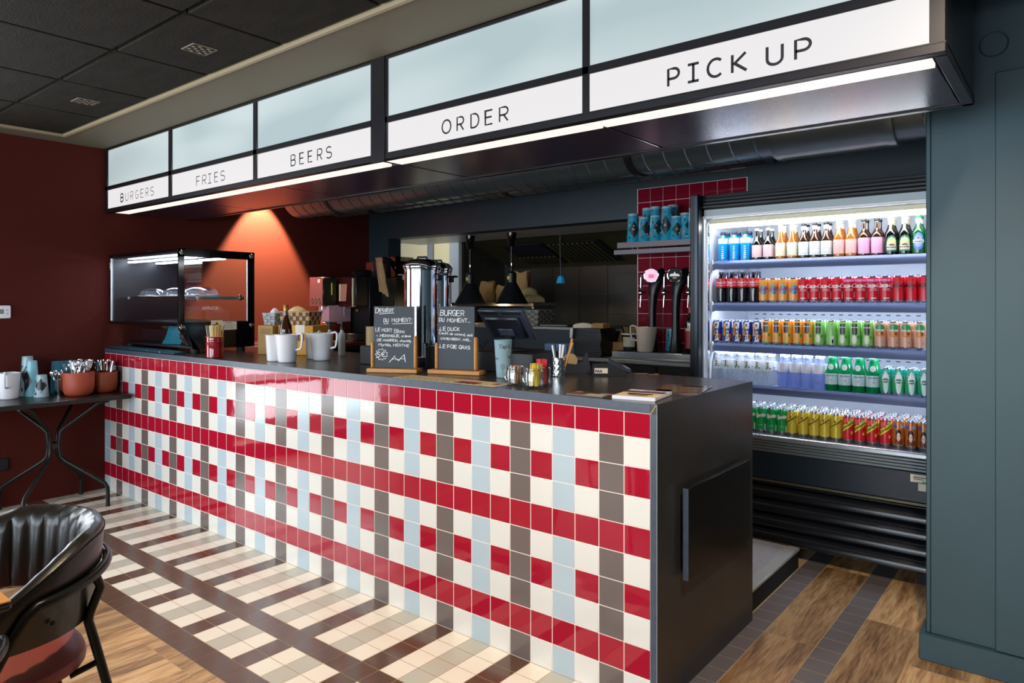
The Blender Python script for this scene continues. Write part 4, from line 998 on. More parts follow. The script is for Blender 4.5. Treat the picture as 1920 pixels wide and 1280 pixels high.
# ---- white jugs
def jug(label, loc, rz, group, s=1.0, mat=WHITEP):
    t = thing('jug',label,'jug',loc,rz,group); m = MB(); n = 32
    prof = [(0.043,0),(0.047,0.002),(0.050,0.008),(0.0585,0.150),(0.060,0.153),(0.0585,0.155),(0.056,0.150),(0.047,0.012),(0,0.008)]
    vs = []; fs = []
    for r,z in prof:
        for k in range(n):
            a = 2*PI*k/n; d_ = max(0,math.cos(a-PI))**10*0.016*max(0,(z-0.09)/0.065) if r > 0.04 else 0
            vs.append(((r+d_)*math.cos(a)*s,(r+d_*0.2)*math.sin(a)*s,z*s))
    for j in range(len(prof)-1):
        for k in range(n): fs.append((j*n+k,j*n+(k+1)%n,(j+1)*n+(k+1)%n,(j+1)*n+k))
    fs.append(tuple(range(n-1,-1,-1))); m.add(vs,fs,mat); m.build('jug_body', t)
    m = MB(); P = [(0.054,0,0.148),(0.062,0,0.158),(0.082,0,0.162),(0.092,0,0.155),(0.093,0,0.13),(0.086,0,0.085),(0.080,0,0.075),(0.066,0,0.072),(0.053,0,0.070)]
    m.tube([(x*s,y*s,z*s) for x,y,z in P],0.0062*s,mat,8); m.build('handle', t)
    return t
jg = 'white plastic jugs on the worktop'
jug('white plastic jug, front left of the four, handle toward the others',(-2.327,0.154,ZT),0.45,jg,1.0)
jug('white plastic jug, leftmost of the four, partly hidden behind the front left one',(-2.448,0.160,ZT),2.0,jg,0.97)
jug('white plastic jug, rightmost of the four, loop handle on its right',(-2.296,0.360,ZT),0.55,jg,1.0)
jug('white plastic jug, third from the left, tucked behind the rightmost jug',(-2.418,0.402,ZT),2.2,jg,0.98)
# ---- cardboard boxes, wicker baskets, wine bottle
t = thing('cardboard_box','kraft cardboard box with printed text, standing beside the display case','box',(-2.93,0.50,ZT),0.35)
m = MB(); m.box(-0.10,0.015,-0.10,0.10,0,0.185,CARD,0.003); m.build('box_body', t)
m = MB()
for k in range(5): m.box(-0.08+0.002*k,0.005-0.006*(k%2),-0.1012,-0.1005,0.135+k*0.007,0.137+k*0.007,M('box_ink','#6A4A28',0.7))
m.box(-0.102,-0.0985,-0.101,0.10,0.09,0.094,M('box_ink','#6A4A28',0.7)); m.build('printed_text', t)
t = thing('cardboard_box','second kraft box, to the right of the printed one, behind the jugs','box',(-2.81,0.565,ZT),0.35)
m = MB(); m.box(-0.10,0.16,-0.09,0.10,0,0.188,M('card_bright','#D69A3E',0.8),0.003); m.build('box_body', t)
m = MB(); m.box(0.03,0.10,-0.0915,-0.0902,0.14,0.19,PAPER); 
for x in (0.04,0.075,0.115): m.box(x,x+0.02,-0.092,-0.091,0.09,0.13,INK)
m.build('box_tape', t)
def basket(label, loc, rz, L_, W, H, matA, matB, nx, nz, flare=0.02, cat='basket'):
    t = thing('woven_basket',label,cat,loc,rz)
    m = MB(); 
    for side in range(4):
        n = nx if side%2 == 0 else max(3,int(nx*W/L_))
        for i in range(n):
            for j in range(nz):
                z0 = H*j/nz; z1 = H*(j+1)/nz; f0 = flare*z0/H; f1 = flare*z1/H
                def pt(u,f,z,off):
                    if side == 0: return ((u-0.5)*(L_+2*f),-W/2-f-off,z)
                    if side == 2: return ((0.5-u)*(L_+2*f), W/2+f+off,z)
                    if side == 1: return (L_/2+f+off,(u-0.5)*(W+2*f),z)
                    return (-L_/2-f-off,(0.5-u)*(W+2*f),z)
                u0,u1 = i/n,(i+1)/n; o = 0.0035 if (i+j)%2 else 0.0
                mt = matA if (i+j)%2 else matB; e = 0.03
                a_,b_,c_,d_ = pt(u0+e/n,f0,z0+.001,o),pt(u1-e/n,f0,z0+.001,o),pt(u1-e/n,f1,z1-.001,o),pt(u0+e/n,f1,z1-.001,o)
                a2,b2,c2,d2 = pt(u0,f0,z0,-0.003),pt(u1,f0,z0,-0.003),pt(u1,f1,z1,-0.003),pt(u0,f1,z1,-0.003)
                m.add([a_,b_,c_,d_,a2,b2,c2,d2],[(0,1,2,3),(4,7,6,5),(0,4,5,1),(1,5,6,2),(2,6,7,3),(3,7,4,0)],mt)
    m.box(-L_/2,L_/2,-W/2,W/2,0.0,0.004,matB); m.build('woven_body', t)
    m = MB(); P = [(-L_/2-flare,-W/2-flare,H),(L_/2+flare,-W/2-flare,H),(L_/2+flare,W/2+flare,H),(-L_/2-flare,W/2+flare,H)]
    m.tube(P,0.004,matA,8,closed=True); m.build('basket_rim', t)
    return t
BA = M('weave_tan','#B99362',0.7); BB = M('weave_brown','#5F4A35',0.75); BG = M('weave_grey','#9A948C',0.6); BGD = M('weave_dark','#4E4A48',0.65); BGB = M('weave_bluegrey','#59656A',0.6)
t = basket('grey woven basket end with white napkins, standing on the printed box',(-2.975,0.485,ZT+0.186),0.35,0.075,0.10,0.075,M('weave_white','#A8AAB0',0.6),BG,3,4,0.010)
basket('tan and brown chequered woven basket behind the wine bottle',(-2.80,0.565,ZT+0.189),0.35,0.205,0.12,0.083,BA,BB,9,3,0.010)
def cloth_lump(name,label,cat,loc,sx,sy,sz,mat,seed,rz=0,amp=0.25):
    t_ = MB(); rr = random.Random(seed); ph = [rr.uniform(0,6) for _ in range(6)]; vs = []; fs = []; n, k = 20, 8
    for j in range(k+1):
        th = PI/2*j/k
        for i in range(n):
            a = 2*PI*i/n; w_ = 1+amp*(0.5*math.sin(3*a+ph[0]+j*0.4)+0.35*math.sin(5*a+ph[1])+0.2*math.sin(8*a+ph[2]-j*0.6))*math.cos(th)
            vs.append((sx*math.cos(a)*math.cos(th)*w_, sy*math.sin(a)*math.cos(th)*w_, sz*(math.sin(th)**0.8)*(1+0.15*amp*math.sin(2*a+ph[3]))))
    for j in range(k):
        for i in range(n): fs.append((j*n+i,j*n+(i+1)%n,(j+1)*n+(i+1)%n,(j+1)*n+i))
    fs.append(tuple(range(n-1,-1,-1))); t_.add(vs,fs,mat); return tag(t_.build(name,loc=loc,rot=(0,0,rz)),label,cat)
cloth_lump('paper_napkins','crumpled white paper napkins filling the grey basket','napkins',(-2.975,0.485,ZT+0.20),0.036,0.040,0.095,WHITE,3)
cloth_lump('paper_bundle','cream paper bundle heaped in the tan chequered basket','paper',(-2.83,0.555,ZT+0.20),0.085,0.045,0.105,M('cream_paper','#D9B888',0.7),5,0.35)
t = thing('wine_bottle','dark amber wine bottle behind the white jugs','bottle',(-2.530,0.278,ZT))
m = MB(); m.lathe([(0.030,0),(0.036,0.004),(0.037,0.012),(0.037,0.165),(0.034,0.19),(0.022,0.225),(0.0145,0.25),(0.0135,0.262),(0.0135,0.318)],gold if False else amber,24); m.build('bottle_body', t)
m = MB(); m.lathe([(0.0142,0.285),(0.0145,0.316),(0.012,0.320),(0,0.320)],M('foil_gold','#B0813A',0.35,metal=0.6),16,cap=False); m.build('foil_cap', t)
t = thing('spray_bottle','small white bottle with black pump beside the second kraft box','bottle',(-2.60,0.64,ZT),0.2)
for dx in (0.0,0.10):
    m = MB(); m.lathe([(0.020,0),(0.022,0.004),(0.022,0.135),(0.010,0.150),(0.010,0.165)],M('frosted_bottle','#D8D8CE',0.3),16,TR(dx,0,0)); m.build('bottle_body', t)
    m = MB(); m.lathe([(0.012,0.160),(0.012,0.18),(0.006,0.185),(0.006,0.20)],BLACK,12,TR(dx,0,0)); m.box(dx-0.035,dx+0.012,-0.008,0.008,0.198,0.210,BLACK,0.003); m.build('pump_head', t)

# ---- hand lettering drawn as chalk strokes
HW = {
 'A': [[(0,0),(.32,1),(.62,0)],[(.12,.36),(.52,.38)]], 'B': GL['B'], 'C': [arc(.36,.5,.36,55,305,10,.5)], 'D': GL['D'], 'E': GL['E'], 'F': GL['F'], 'G': GL['G'],
 'H': [[(0,0),(0,1)],[(.58,0),(.58,1)],[(0,.5),(.58,.52)]], 'I': [[(.1,0),(.1,1)]], 'K': GL['K'], 'L': [[(0,1),(.02,0),(.5,.02)]],
 'M': [[(0,0),(.08,1),(.36,.4),(.66,1),(.74,0)]], 'N': [[(0,0),(.03,1),(.55,0),(.58,1)]], 'O': [arc(.34,.5,.34,100,455,16,.5)], 'Q': [arc(.34,.5,.34,100,455,16,.5),[(.42,.25),(.7,-.08)]],
 'P': GL['P'], 'R': GL['R'], 'S': GL['S'], 'T': [[(0,1),(.62,.97)],[(.32,1),(.3,0)]], 'U': GL['U'], 'V': [[(0,1),(.3,0),(.6,1)]], 'Y': [[(0,1),(.3,.5)],[(.62,1),(.12,-.1)]],
 'a': [arc(.22,.28,.22,60,360,9,.28)+[(.46,.0)],[(.45,.56),(.44,.02)]], 'c': [arc(.24,.28,.24,50,310,8,.28)], 'd': [arc(.22,.28,.22,50,350,9,.28),[(.46,1),(.46,0)]], 'e': [[(.04,.28),(.42,.32)]+arc(.23,.28,.2,20,310,8,.28)],
 'f': [arc(.34,.8,.16,80,180,5,.18)+[(.17,-.1)],[(0,.52),(.34,.54)]], 'h': [[(0,1),(0,0)],arc(.2,.3,.2,170,0,6,.26)+[(.41,0)]], 'i': [[(.06,.55),(.06,0)],[(.06,.76),(.08,.80)]], 'l': [[(.06,1),(.06,.0)]],
 'n': [[(0,.55),(0,0)],arc(.2,.28,.2,170,0,6,.27)+[(.41,0)]], 'o': [arc(.22,.28,.22,90,445,10,.28)], 'r': [[(0,.55),(0,0)],arc(.18,.3,.18,170,50,4,.25)], 't': [[(.14,.9),(.14,.08),(.3,.02)],[(0,.58),(.32,.6)]],
 'y': [[(0,.56),(.2,.1)],[(.44,.56),(.08,-.34)]], 'u': [[(0,.55),(.02,.1)]+arc(.2,.14,.18,200,350,5,.14)+[(.42,.55)],[(.42,.55),(.44,0)]], 'm': [[(0,.55),(0,0)],arc(.16,.3,.16,170,0,5,.25)+[(.33,0)],arc(.48,.3,.16,170,0,5,.25)+[(.65,0)]],
 '5': [[(.55,1),(.1,.96),(.06,.56)]+arc(.26,.3,.28,110,-130,9,.3)], '€': [arc(.4,.5,.36,50,310,10,.5),[(-.06,.58),(.46,.6)],[(-.06,.4),(.42,.42)]],
 ':': [[(.08,.58),(.10,.66)],[(.08,.1),(.10,.18)]], ',': [[(.1,.1),(.02,-.16)]], '.': [[(.05,.0),(.09,.05)]], '•': [arc(.12,.14,.06,0,350,6)], '-': [[(0,.4),(.3,.4)]], '>': [[(0,.42),(.55,.42)],[(.36,.6),(.56,.42),(.36,.24)]], ' ': []}
ADV = {'M':.98,'I':.34,'i':.26,'l':.24,' ':.42,',':.26,'.':.24,':':.3,'t':.44,'r':.44,'f':.5,'m':.86,'•':.34,'Q':.92}
def hand(m, s, x, z, h, wd, rot=0.0, width=None, seed=0):
    rr = random.Random(hash_(s)+seed); acc = {'è':'e','é':'e','ï':'i'}; tot = 0
    for ch in s: c0 = acc.get(ch,ch); tot += ADV.get(c0,.56 if c0.islower() else .80)
    k = (width/(tot*h)) if width else 1.0; cx = 0.0; ca, sa = math.cos(rot), math.sin(rot)
    for ch in s:
        c0 = acc.get(ch,ch); jz = rr.uniform(-.05,.05); sz = rr.uniform(.93,1.07); sh = rr.uniform(-.04,.12); strokes = list(HW.get(c0,[]))
        if ch in acc and ch != 'ï': strokes = strokes+[[(.12,.85),(.28,.72)]]
        for st in strokes:
            P = [((cx+(px_*sz+sh*pz_)*k)*h*1.0,(pz_*sz+jz)*h) for px_,pz_ in st]
            P = [(x+a*ca-b*sa, z+a*sa+b*ca) for a,b in P]
            ribbon(m,P,wd,None,CHALK,y=-0.0028)
            for e in (P[0],P[-1]): m.add([(e[0]+wd/2*math.cos(q*PI/3),-0.0028,e[1]+wd/2*math.sin(q*PI/3)) for q in range(6)],[(0,1,2,3,4,5)],CHALK)
        cx += ADV.get(c0,.56 if c0.islower() else .80)*k
def hash_(s): return sum((i+1)*ord(c) for i,c in enumerate(s))
# ---- chalkboard signs
def chalk_sign(label, loc, rz, wdt, lines, base_w):
    t = thing('chalkboard_sign',label,'sign',loc,rz)
    m = MB(); m.box(-base_w/2,base_w/2,-0.035,0.045,0,0.020,OAK,0.003); m.build('wooden_base', t)
    for sx,h in ((-wdt/2-0.006,0.145),(wdt/2+0.006,0.175)):
        m = MB(); m.box(sx-0.008,sx+0.008,-0.012,0.014,0.020,h,OAK,0.006); m.build('wooden_post', t)
    m = MB(); m.box(-wdt/2,wdt/2,-0.002,0.003,0.021,0.316,SLATEB,0.0008); bd = m.build('board', t)
    m = MB()
    for ln in lines:
        if ln[0] == 'H': hand(m,*ln[1:])
        elif ln[0] == 'T':
            _,s,x,z,size = ln[:5]; bold = ln[5] if len(ln) > 5 else 0.0012; put_text(m,s,x,z,-0.0028,CHALK,size,bold,'LEFT',shear=random.uniform(-.06,.10),rot=(ln[6] if len(ln) > 6 else random.uniform(-.02,.03)),spacing=ln[7] if len(ln) > 7 else 1.0)
        else:
            _,pts,wd = ln; vs=[]; ribbon(m,[(p[0],p[1]) for p in pts],wd,None,CHALK,y=-0.0028)
    m.build('chalk_writing', bd, nrm=False)
    return t
W1 = 0.206
star = []
for k in range(23):
    a = 2*PI*k/22; r = 0.0285 if k%2 else 0.021
    star.append((-0.063+r*1.15*math.cos(a), 0.085+r*math.sin(a)))
L1 = [('H','D',-0.094,0.283,0.023,0.0034),('H','ESSERT',-0.074,0.287,0.016,0.0032,0.03,0.076),('L',[(-0.076,0.279),(0.002,0.284)],0.0028),
 ('H','DU',-0.052,0.240,0.018,0.0032,0.0,0.027),('H','MOMENT:',-0.010,0.241,0.0175,0.0032,0.02,0.106),('L',[(-0.053,0.232),(-0.026,0.233)],0.0028),('L',[(-0.008,0.232),(0.094,0.236)],0.0028),
 ('H','LE MONT',-0.094,0.196,0.0165,0.0029,-0.03,0.088),('H','Blanc',0.002,0.189,0.0185,0.0028,0.0,0.056),
 ('H','>',-0.090,0.170,0.0105,0.0024),('H','MERINGUE, crème',-0.072,0.169,0.0118,0.0026,0.0,0.160),
 ('H','DE MARRON, chantilly',-0.086,0.149,0.0112,0.0026,-0.02,0.176),('H','Myrtille, MENTHE',-0.078,0.126,0.0128,0.0026,-0.02,0.158),
 ('L',star,0.0022),('H','5€',-0.086,0.072,0.024,0.0036,0.04,0.046),
 ('L',[(-0.024,0.048),(0.006,0.080),(0.012,0.060),(0.018,0.064),(0.024,0.057),(0.032,0.066),(0.052,0.086),(0.058,0.050)],0.0036),('L',[(-0.008,0.062),(0.012,0.068)],0.0026),('L',[(0.034,0.066),(0.056,0.066)],0.0026)]
chalk_sign('chalkboard sign in a wooden stand reading dessert du moment',(-1.44,0.155,ZT),0.46,W1,L1,0.255)
L2 = [('H','BURGER',-0.083,0.274,0.026,0.0036,-0.02,0.130),('H','DU',-0.089,0.245,0.0175,0.0032,0.0,0.030),('H','MOMENT...',-0.046,0.243,0.0175,0.0032,-0.01,0.122),
 ('H','•LE DUCK',-0.090,0.202,0.0165,0.0030,0.0,0.112),('H','Confit de canard, aïoli',-0.090,0.186,0.0118,0.0023,-0.05,0.178),('H','CAMEMBERT, MIEL.',-0.080,0.160,0.0100,0.0023,-0.03,0.160),
 ('H','•LE FOIE GRAS',-0.090,0.121,0.0160,0.0029,-0.02,0.166)]
chalk_sign('chalkboard sign in a wooden stand reading burger du moment',(-1.155,0.285,ZT),0.30,0.190,L2,0.27)
# ---- menus and magazines
def sheet(label, loc, rz, w_, h_, mats, cat='menu', name='menu_sheet', n=1, thick=0.0012):
    t = thing(name,label,cat,loc,rz)
    m = MB()
    for k in range(n): m.box(-w_/2+0.002*(k%2),w_/2+0.001*(k%3),-h_/2,h_/2,k*thick,(k+1)*thick-0.0002,mats[0])
    m.build('sheet', t); m = MB(); z = n*thick+0.0002
    for (x0,x1,y0,y1,mt) in mats[1]: m.add([(x0*w_,y0*h_,z),(x1*w_,y0*h_,z),(x1*w_,y1*h_,z),(x0*w_,y1*h_,z)],[(0,1,2,3)],mt)
    m.build('print', t, nrm=False); return t
MENU = M('menu_paper','#DCC49A',0.55); MR = M('menu_red','#8F1F2B',0.5); MT = M('menu_teal','#5B9A93',0.5); MK = M('menu_ink','#5A4A35',0.6)
pr = [(0.1,0.3,-0.35,0.1,MR),(-0.1,0.02,0.05,0.2,MT),(0.40,0.46,-0.1,0.25,MR)]
for k in range(14): pr.append((-0.44+0.06*k,-0.40+0.06*k,-0.42,-0.36,MK)); pr.append((-0.44+0.06*k,-0.405+0.06*k,-0.1,-0.07,MK))
sheet('long cream paper menu lying on the worktop edge in front of the chalkboard signs',(-0.99,0.075,ZT),0.03,0.58,0.125,(MENU,pr))
m = MB()
for (x,s,sz) in ((-1.213,'MENU',0.012),(-1.075,'BURGERS',0.013),(-0.875,'LA CARTE 2023',0.013)): pass
sheet('small brown and grey leaflets at the front edge of the worktop',(-0.285,0.075,ZT),0.05,0.15,0.085,(M('leaflet','#8A8580',0.4),[(-0.5,-0.05,-0.5,0.1,M('leaf_brown','#7A4A32',0.4)),(-0.3,0.2,0.1,0.5,M('leaf_dark2','#4A3626',0.4)),(0.0,0.45,-0.45,0.05,M('leaf_grey','#B4B0AA',0.4)),(0.45,0.5,-0.1,0.3,M('leaf_red','#C03038',0.4))]),'leaflets','leaflets',2)
sheet('small stack of cream magazines at the counter corner',(-0.103,0.135,ZT),0.16,0.155,0.19,(M('page_white','#D6D6E2',0.4),[(-0.48,0.48,-0.48,0.05,M('cover_cream','#DFC9A2',0.35)),(-0.3,0.3,-0.2,-0.05,M('cover_brown','#7A5238',0.35)),(-0.48,0.48,0.05,0.3,M('cover_plum','#6A3A4C',0.3)),(-0.1,0.4,0.3,0.48,M('cover_grey','#A8A8AC',0.3)),(-0.2,0.25,-0.35,-0.25,M('cover_brown','#7A5238',0.35))]),'magazines','magazine_stack',8,0.0016)
sheet('plastic-wrapped brown poster lying flat behind the magazines',(-0.09,0.42,ZT),0.22,0.19,0.27,(M('film_brown','#6A5A4E',0.15,coat=0.5),[(-0.4,0.4,-0.4,0.4,M('film_tan','#7E6A58',0.12)),(-0.4,-0.1,-0.5,-0.2,M('film_pink','#9A3F6A',0.15)),(-0.1,0.35,0.3,0.4,M('film_pale','#B9A890',0.2))]),'poster','wrapped_poster',2)
# ---- patterned paper/plastic cups
CUPA = M('cup_cyan','#2497B4',0.35); CUPD = M('cup_dark','#20272B',0.35); CUPP = M('cup_pale','#9EB6BE',0.35); CUPM = M('cup_mauve','#7F7F8C',0.35)
def cup_deco(m, R0, R1, h, seed, z=0.0):
    rr = random.Random(seed)
    def pc(a0,a1,z0,z1,mt,shape,e=0.0006,n=6):
        vs=[];fs=[];rows=8
        for j in range(rows+1):
            t_=j/rows; zz=z0+(z1-z0)*t_; R=R0+(R1-R0)*zz/h+e; w_=shape(t_); c_=(a0+a1)/2; hh=(a1-a0)/2*w_
            for i in range(n+1): a=c_-hh+2*hh*i/n; vs.append((R*math.sin(a),-R*math.cos(a),zz+z))
        for j in range(rows):
            for i in range(n): k=j*(n+1)+i; fs.append((k,k+1,k+n+2,k+n+1))
        m.add(vs,fs,mt)
    return pc
def stack_cup(label, loc, rz, h, seed, group, r0=0.044, r1=0.034, body=None):
    body = body or CUPA
    # upside-down stack: wide rim at the bottom
    t = thing('cup_stack',label,'cup stack',loc,rz,group)
    m = MB(); m.lathe([(r0-0.002,0),(r0,0.001),(r0,0.006),(r0-0.001,0.008),(r1,h),(r1-0.006,h+0.001),(0,h+0.001)],body,22); m.build('cup_body', t)
    m = MB(); pc = cup_deco(m,r0,r1,h,seed); rr = random.Random(seed); s0 = rr.uniform(-0.3,0.3)
    if seed%2 == 0:
        pc(s0-0.95,s0+1.0,h*0.14,h*0.74,CUPD,DIA); pc(-1.4,-0.7,h*0.55,h*0.95,CUPM,ELL); pc(s0-0.9,s0-0.5,h*0.1,h*0.2,CUPD,DIA)
        for k in range(3): pc(s0-0.2+0.12*k,s0-0.13+0.12*k,h*0.40,h*0.48,CUPP,lambda t_:1.0,e=0.0009,n=2)
    else:
        pc(s0-0.15,s0+1.9,h*0.22,h*0.84,CUPD,DIA); pc(s0-0.9,s0-0.1,h*0.1,h*0.5,CUPM,DIA); pc(s0-0.35,s0+0.0,h*0.66,h*0.80,CUPD,DIA); pc(s0-0.1,s0+0.3,h*0.10,h*0.24,CUPD,DIA); pc(-1.2,-0.6,h*0.5,h*0.95,CUPP,ELL)
    for q in range(9):
        ac = rr.uniform(-1.4,1.4); zc = rr.uniform(0.08,0.86); pc(ac-0.16,ac+0.16,h*zc,h*zc+0.012,(CUPP,CUPM,CUPD,CUPP)[q%4],(DIA,ELL)[q%2],e=0.0011,n=3)
    pc(-1.5,1.5,h*0.93,h*0.995,CUPP,lambda t_:1.0,n=12); m.build('cup_print', t, nrm=False)
    return t
# ---- printed plastic tumbler on the worktop
t = thing('tumbler','tall pale blue translucent printed tumbler beside the burger chalkboard','cup',(-0.895,0.315,ZT),0.6)
TUM = M('tumbler_plastic','#A9C6D0',0.15,trans=0.35,ior=1.15)
m = MB(); h = 0.168; m.lathe([(0.028,0),(0.030,0.002),(0.0405,h-0.003),(0.0415,h),(0.039,h),(0.028,0.006),(0,0.005)],TUM,28); m.build('cup_body', t)
m = MB(); pc = cup_deco(m,0.030,0.0405,h,1)
put = lambda s,a0,z,size: m.add([((0.030+0.0105*(z+y)/h+0.0007)*math.sin(a0+x/0.037),-(0.030+0.0105*(z+y)/h+0.0007)*math.cos(a0+x/0.037),z+y) for x,y,_ in text_mesh(s,size,0.0002,'CENTER',0.2)[0]],text_mesh(s,size,0.0002,'CENTER',0.2)[1],INK)
put("Tap's",0.2,0.132,0.024); put("Tap's",-0.9,0.082,0.013); put("Tap's",1.0,0.088,0.015)
for k in range(8):
    a = k*PI/4; cx = 0.0+0.20*math.cos(a); cz = 0.050+0.0085*math.sin(a); pc(cx-0.09,cx+0.09,cz-0.0042,cz+0.0042,INK,ELL,n=4); pc(cx-0.055,cx+0.055,cz-0.0026,cz+0.0026,CUPP,ELL,e=0.0009,n=4)
pc(-0.05,0.05,0.012,0.04,INK,lambda t_:0.3,n=2); m.build('cup_print', t, nrm=False)
# ---- jars with sugar sachets
def jar(label, loc, h, r):
    t = thing('glass_jar',label,'jar',loc)
    m = MB(); m.lathe([(r*0.82,0.0),(r*0.93,0.003),(r,0.012),(r,h*0.78),(r*0.90,h*0.88),(r*0.93,h*0.90),(r*0.93,h),(r*0.88,h),(r*0.86,h*0.89),(r*0.93,h*0.78),(r*0.93,0.014),(0,0.008)],JARG,26); m.build('jar_body', t)
    m = MB(); R = r*0.95; m.tube([(R*math.cos(2*PI*i/20),R*math.sin(2*PI*i/20),h*0.87) for i in range(20)],0.0012,CHROME,6,closed=True); m.tube([(-R,0,h*0.87),(-R-0.016,0,h*0.75),(-R-0.017,0,h*0.35),(-R-0.007,0,h*0.22)],0.0012,CHROME,6); m.build('wire_clip', t); return t
def sachets(cx, cy, n, r, h, mat, label, group, seed, lean=0.3):
    rr = random.Random(seed)
    for i in range(n):
        a = rr.uniform(0,2*PI); q = r*math.sqrt(rr.random())*0.62
        m = MB(); w_ = 0.011; m.prism([(-w_/2,0),(w_/2,0),(w_/2,h),(-w_/2,h)],-0.0011,0.0011,'y',mat); m.prism([(-w_/2,h-0.004),(w_/2,h-0.004),(w_/2,h-0.0028),(-w_/2,h-0.0028)],-0.0012,0.0012,'y',MR)
        tag(m.build('sugar_sachet',loc=(cx+q*math.cos(a),cy+q*math.sin(a),ZT+0.0095),rot=(rr.uniform(-lean,lean)*0.45,rr.uniform(-lean,lean)*0.45,rr.uniform(0,3))),label,'sachet',group)
jar('clip-top glass jar of white and brown sachets, left of the pair',(-0.665,0.115,ZT),0.078,0.038)
jar('clip-top glass jar of yellow sachets at the front of the worktop',(-0.548,0.085,ZT),0.082,0.0385)
jar('glass jar with red sachets just behind the yellow one',(-0.575,0.175,ZT),0.085,0.036)
sachets(-0.665,0.115,7,0.03,0.070,M('sachet_white','#E6DCD6',0.5),'white sachet standing in the left clip-top jar','white sachets in the left jar',1)
sachets(-0.665,0.115,6,0.03,0.074,M('sachet_brown','#8A5638',0.5),'brown sachet standing in the left clip-top jar','brown sachets in the left jar',2)
sachets(-0.548,0.085,13,0.03,0.088,M('sachet_yellow','#D9C23E',0.5),'yellow sachet standing in the front clip-top jar','yellow sachets in the front jar',3)
sachets(-0.575,0.175,9,0.028,0.098,M('sachet_red','#C41E2C',0.5),'red sachet standing in the jar behind the yellow ones','red sachets in the rear jar',4)
# ---- hammered steel pot with pens
t = thing('pen_pot','hammered chrome pot holding pens and white markers','pot',(-0.725,0.505,ZT))
m = MB(); vs=[];fs=[];n,k=36,14
for j in range(k+1):
    for i in range(n): a=2*PI*i/n; r=0.030+0.0016*math.sin(i*PI/2+(j%2)*PI/2)*math.sin(j*1.4)+0.0012*math.cos(j*2.2+i*1.7); vs.append((r*math.cos(a),r*math.sin(a),0.085*j/k))
for j in range(k):
    for i in range(n): fs.append((j*n+i,j*n+(i+1)%n,(j+1)*n+(i+1)%n,(j+1)*n+i))
fs.append(tuple(range(n-1,-1,-1))); m.add(vs,fs,CHROME); m.build('pot_body', t)
rr = random.Random(4)
for i,(dx,dy,h_,mt,nm,lb) in enumerate([(-0.03,0.004,0.135,WHITEP,'marker','white marker leaning far left in the chrome pot'),(-0.018,0.0,0.14,BLACK,'marker','black marker, left of the middle in the chrome pot'),(-0.006,0.01,0.13,BLACK,'marker','short black marker in the middle of the chrome pot'),(0.006,0.0,0.142,WHITEP,'marker','white marker upright in the middle of the chrome pot'),(0.014,0.008,0.14,WHITEP,'marker','white marker right of the middle in the chrome pot'),(0.045,0.02,0.150,OAK,'pencil','wooden pencil leaning right in the chrome pot'),(0.030,0.04,0.165,OAK,'pencil','wooden pencil leaning back in the chrome pot')]):
    v = Vector((dx,dy,h_)); q = v.to_track_quat('Z','Y'); m = MB(); m.cyl(0.0045,0,v.length*0.72,mt,10); m.cyl(0.0052,v.length*0.72,v.length,(WHITEP if mt is WHITEP else BLACK) if nm=='marker' else mt,10)
    tag(m.build(nm,loc=(-0.725+dx*0.3,0.505+dy*0.3,ZT+0.004),rot=q.to_euler()),lb,nm)
# ---- tape dispenser, card reader, blue box
t = thing('tape_dispenser','dark grey tape dispenser behind the pen pot','tape dispenser',(-0.775,0.68,ZT),0.62)
m = MB(); m.prism([(-0.085,0),(0.085,0),(0.09,0.02),(0.075,0.095),(0.068,0.098),(0.055,0.06),(0.02,0.040),(-0.02,0.045),(-0.06,0.065),(-0.085,0.05)],-0.03,0.03,'y',M('dispenser_grey','#33343C',0.35)); m.build('dispenser_body', t)
m = MB(); m.lathe([(0.018,-0.012),(0.034,-0.012),(0.034,0.012),(0.018,0.012)],M('tape_tan','#C7A77A',0.4),22,TR(-0.005,0,0.058,rx=PI/2)); m.build('tape_roll', t)
m = MB(); m.box(-0.06,0.06,-0.05,0.05,0,0.13,M('box_blue','#3E5A80',0.5),0.004); single('blue_box',m,'small slate blue box behind the tape dispenser','box',loc=(-0.93,0.80,ZT),rot=(0,0,0.2))
t = thing('card_reader','black card payment reader in its cradle near the back edge of the worktop','card reader',(-0.575,0.685,ZT),0.62)
m = MB(); m.prism([(-0.075,0),(0.075,0),(0.08,0.03),(0.05,0.06),(-0.07,0.055)],-0.035,0.035,'y',BLACK); m.build('cradle', t)
m = MB(); X = TR(0.02,0,0.045,ry=0.45); m.box(-0.03,0.085,-0.036,0.036,0.0,0.022,M('reader_slate','#2E3742',0.3),0.006,X=X); m.build('reader_body', t)
m = MB(); m.box(0.03,0.075,-0.028,0.028,0.022,0.0232,M('reader_screen','#7FA0B8',0.15),X=X); m.build('reader_screen', t)
m = MB()
for i in range(4):
    for j in range(3): m.box(-0.024+0.012*i,-0.015+0.012*i,-0.022+0.016*j,-0.011+0.016*j,0.022,0.0245,M('key_grey','#5B636E',0.4),0.001,X=X)
m.build('keypad', t)
m = MB(); m.box(-0.065,-0.005,-0.0362,-0.0354,0.012,0.036,PAPER); put_text(m,'PAX',-0.062,0.016,-0.0366,INK,0.017,0.0008); m.build('reader_label', t, nrm=False)
m = MB(); m.tube([(-0.50,0.80,ZT+0.003),(-0.46,0.84,ZT+0.003),(-0.42,0.80,ZT+0.004),(-0.40,0.84,ZT+0.003),(-0.43,0.865,ZT+0.003)],0.0022,M('cable_tan','#8A7A5A',0.5),6); single('cable',m,'thin tan cable curling on the worktop behind the card reader','cable')
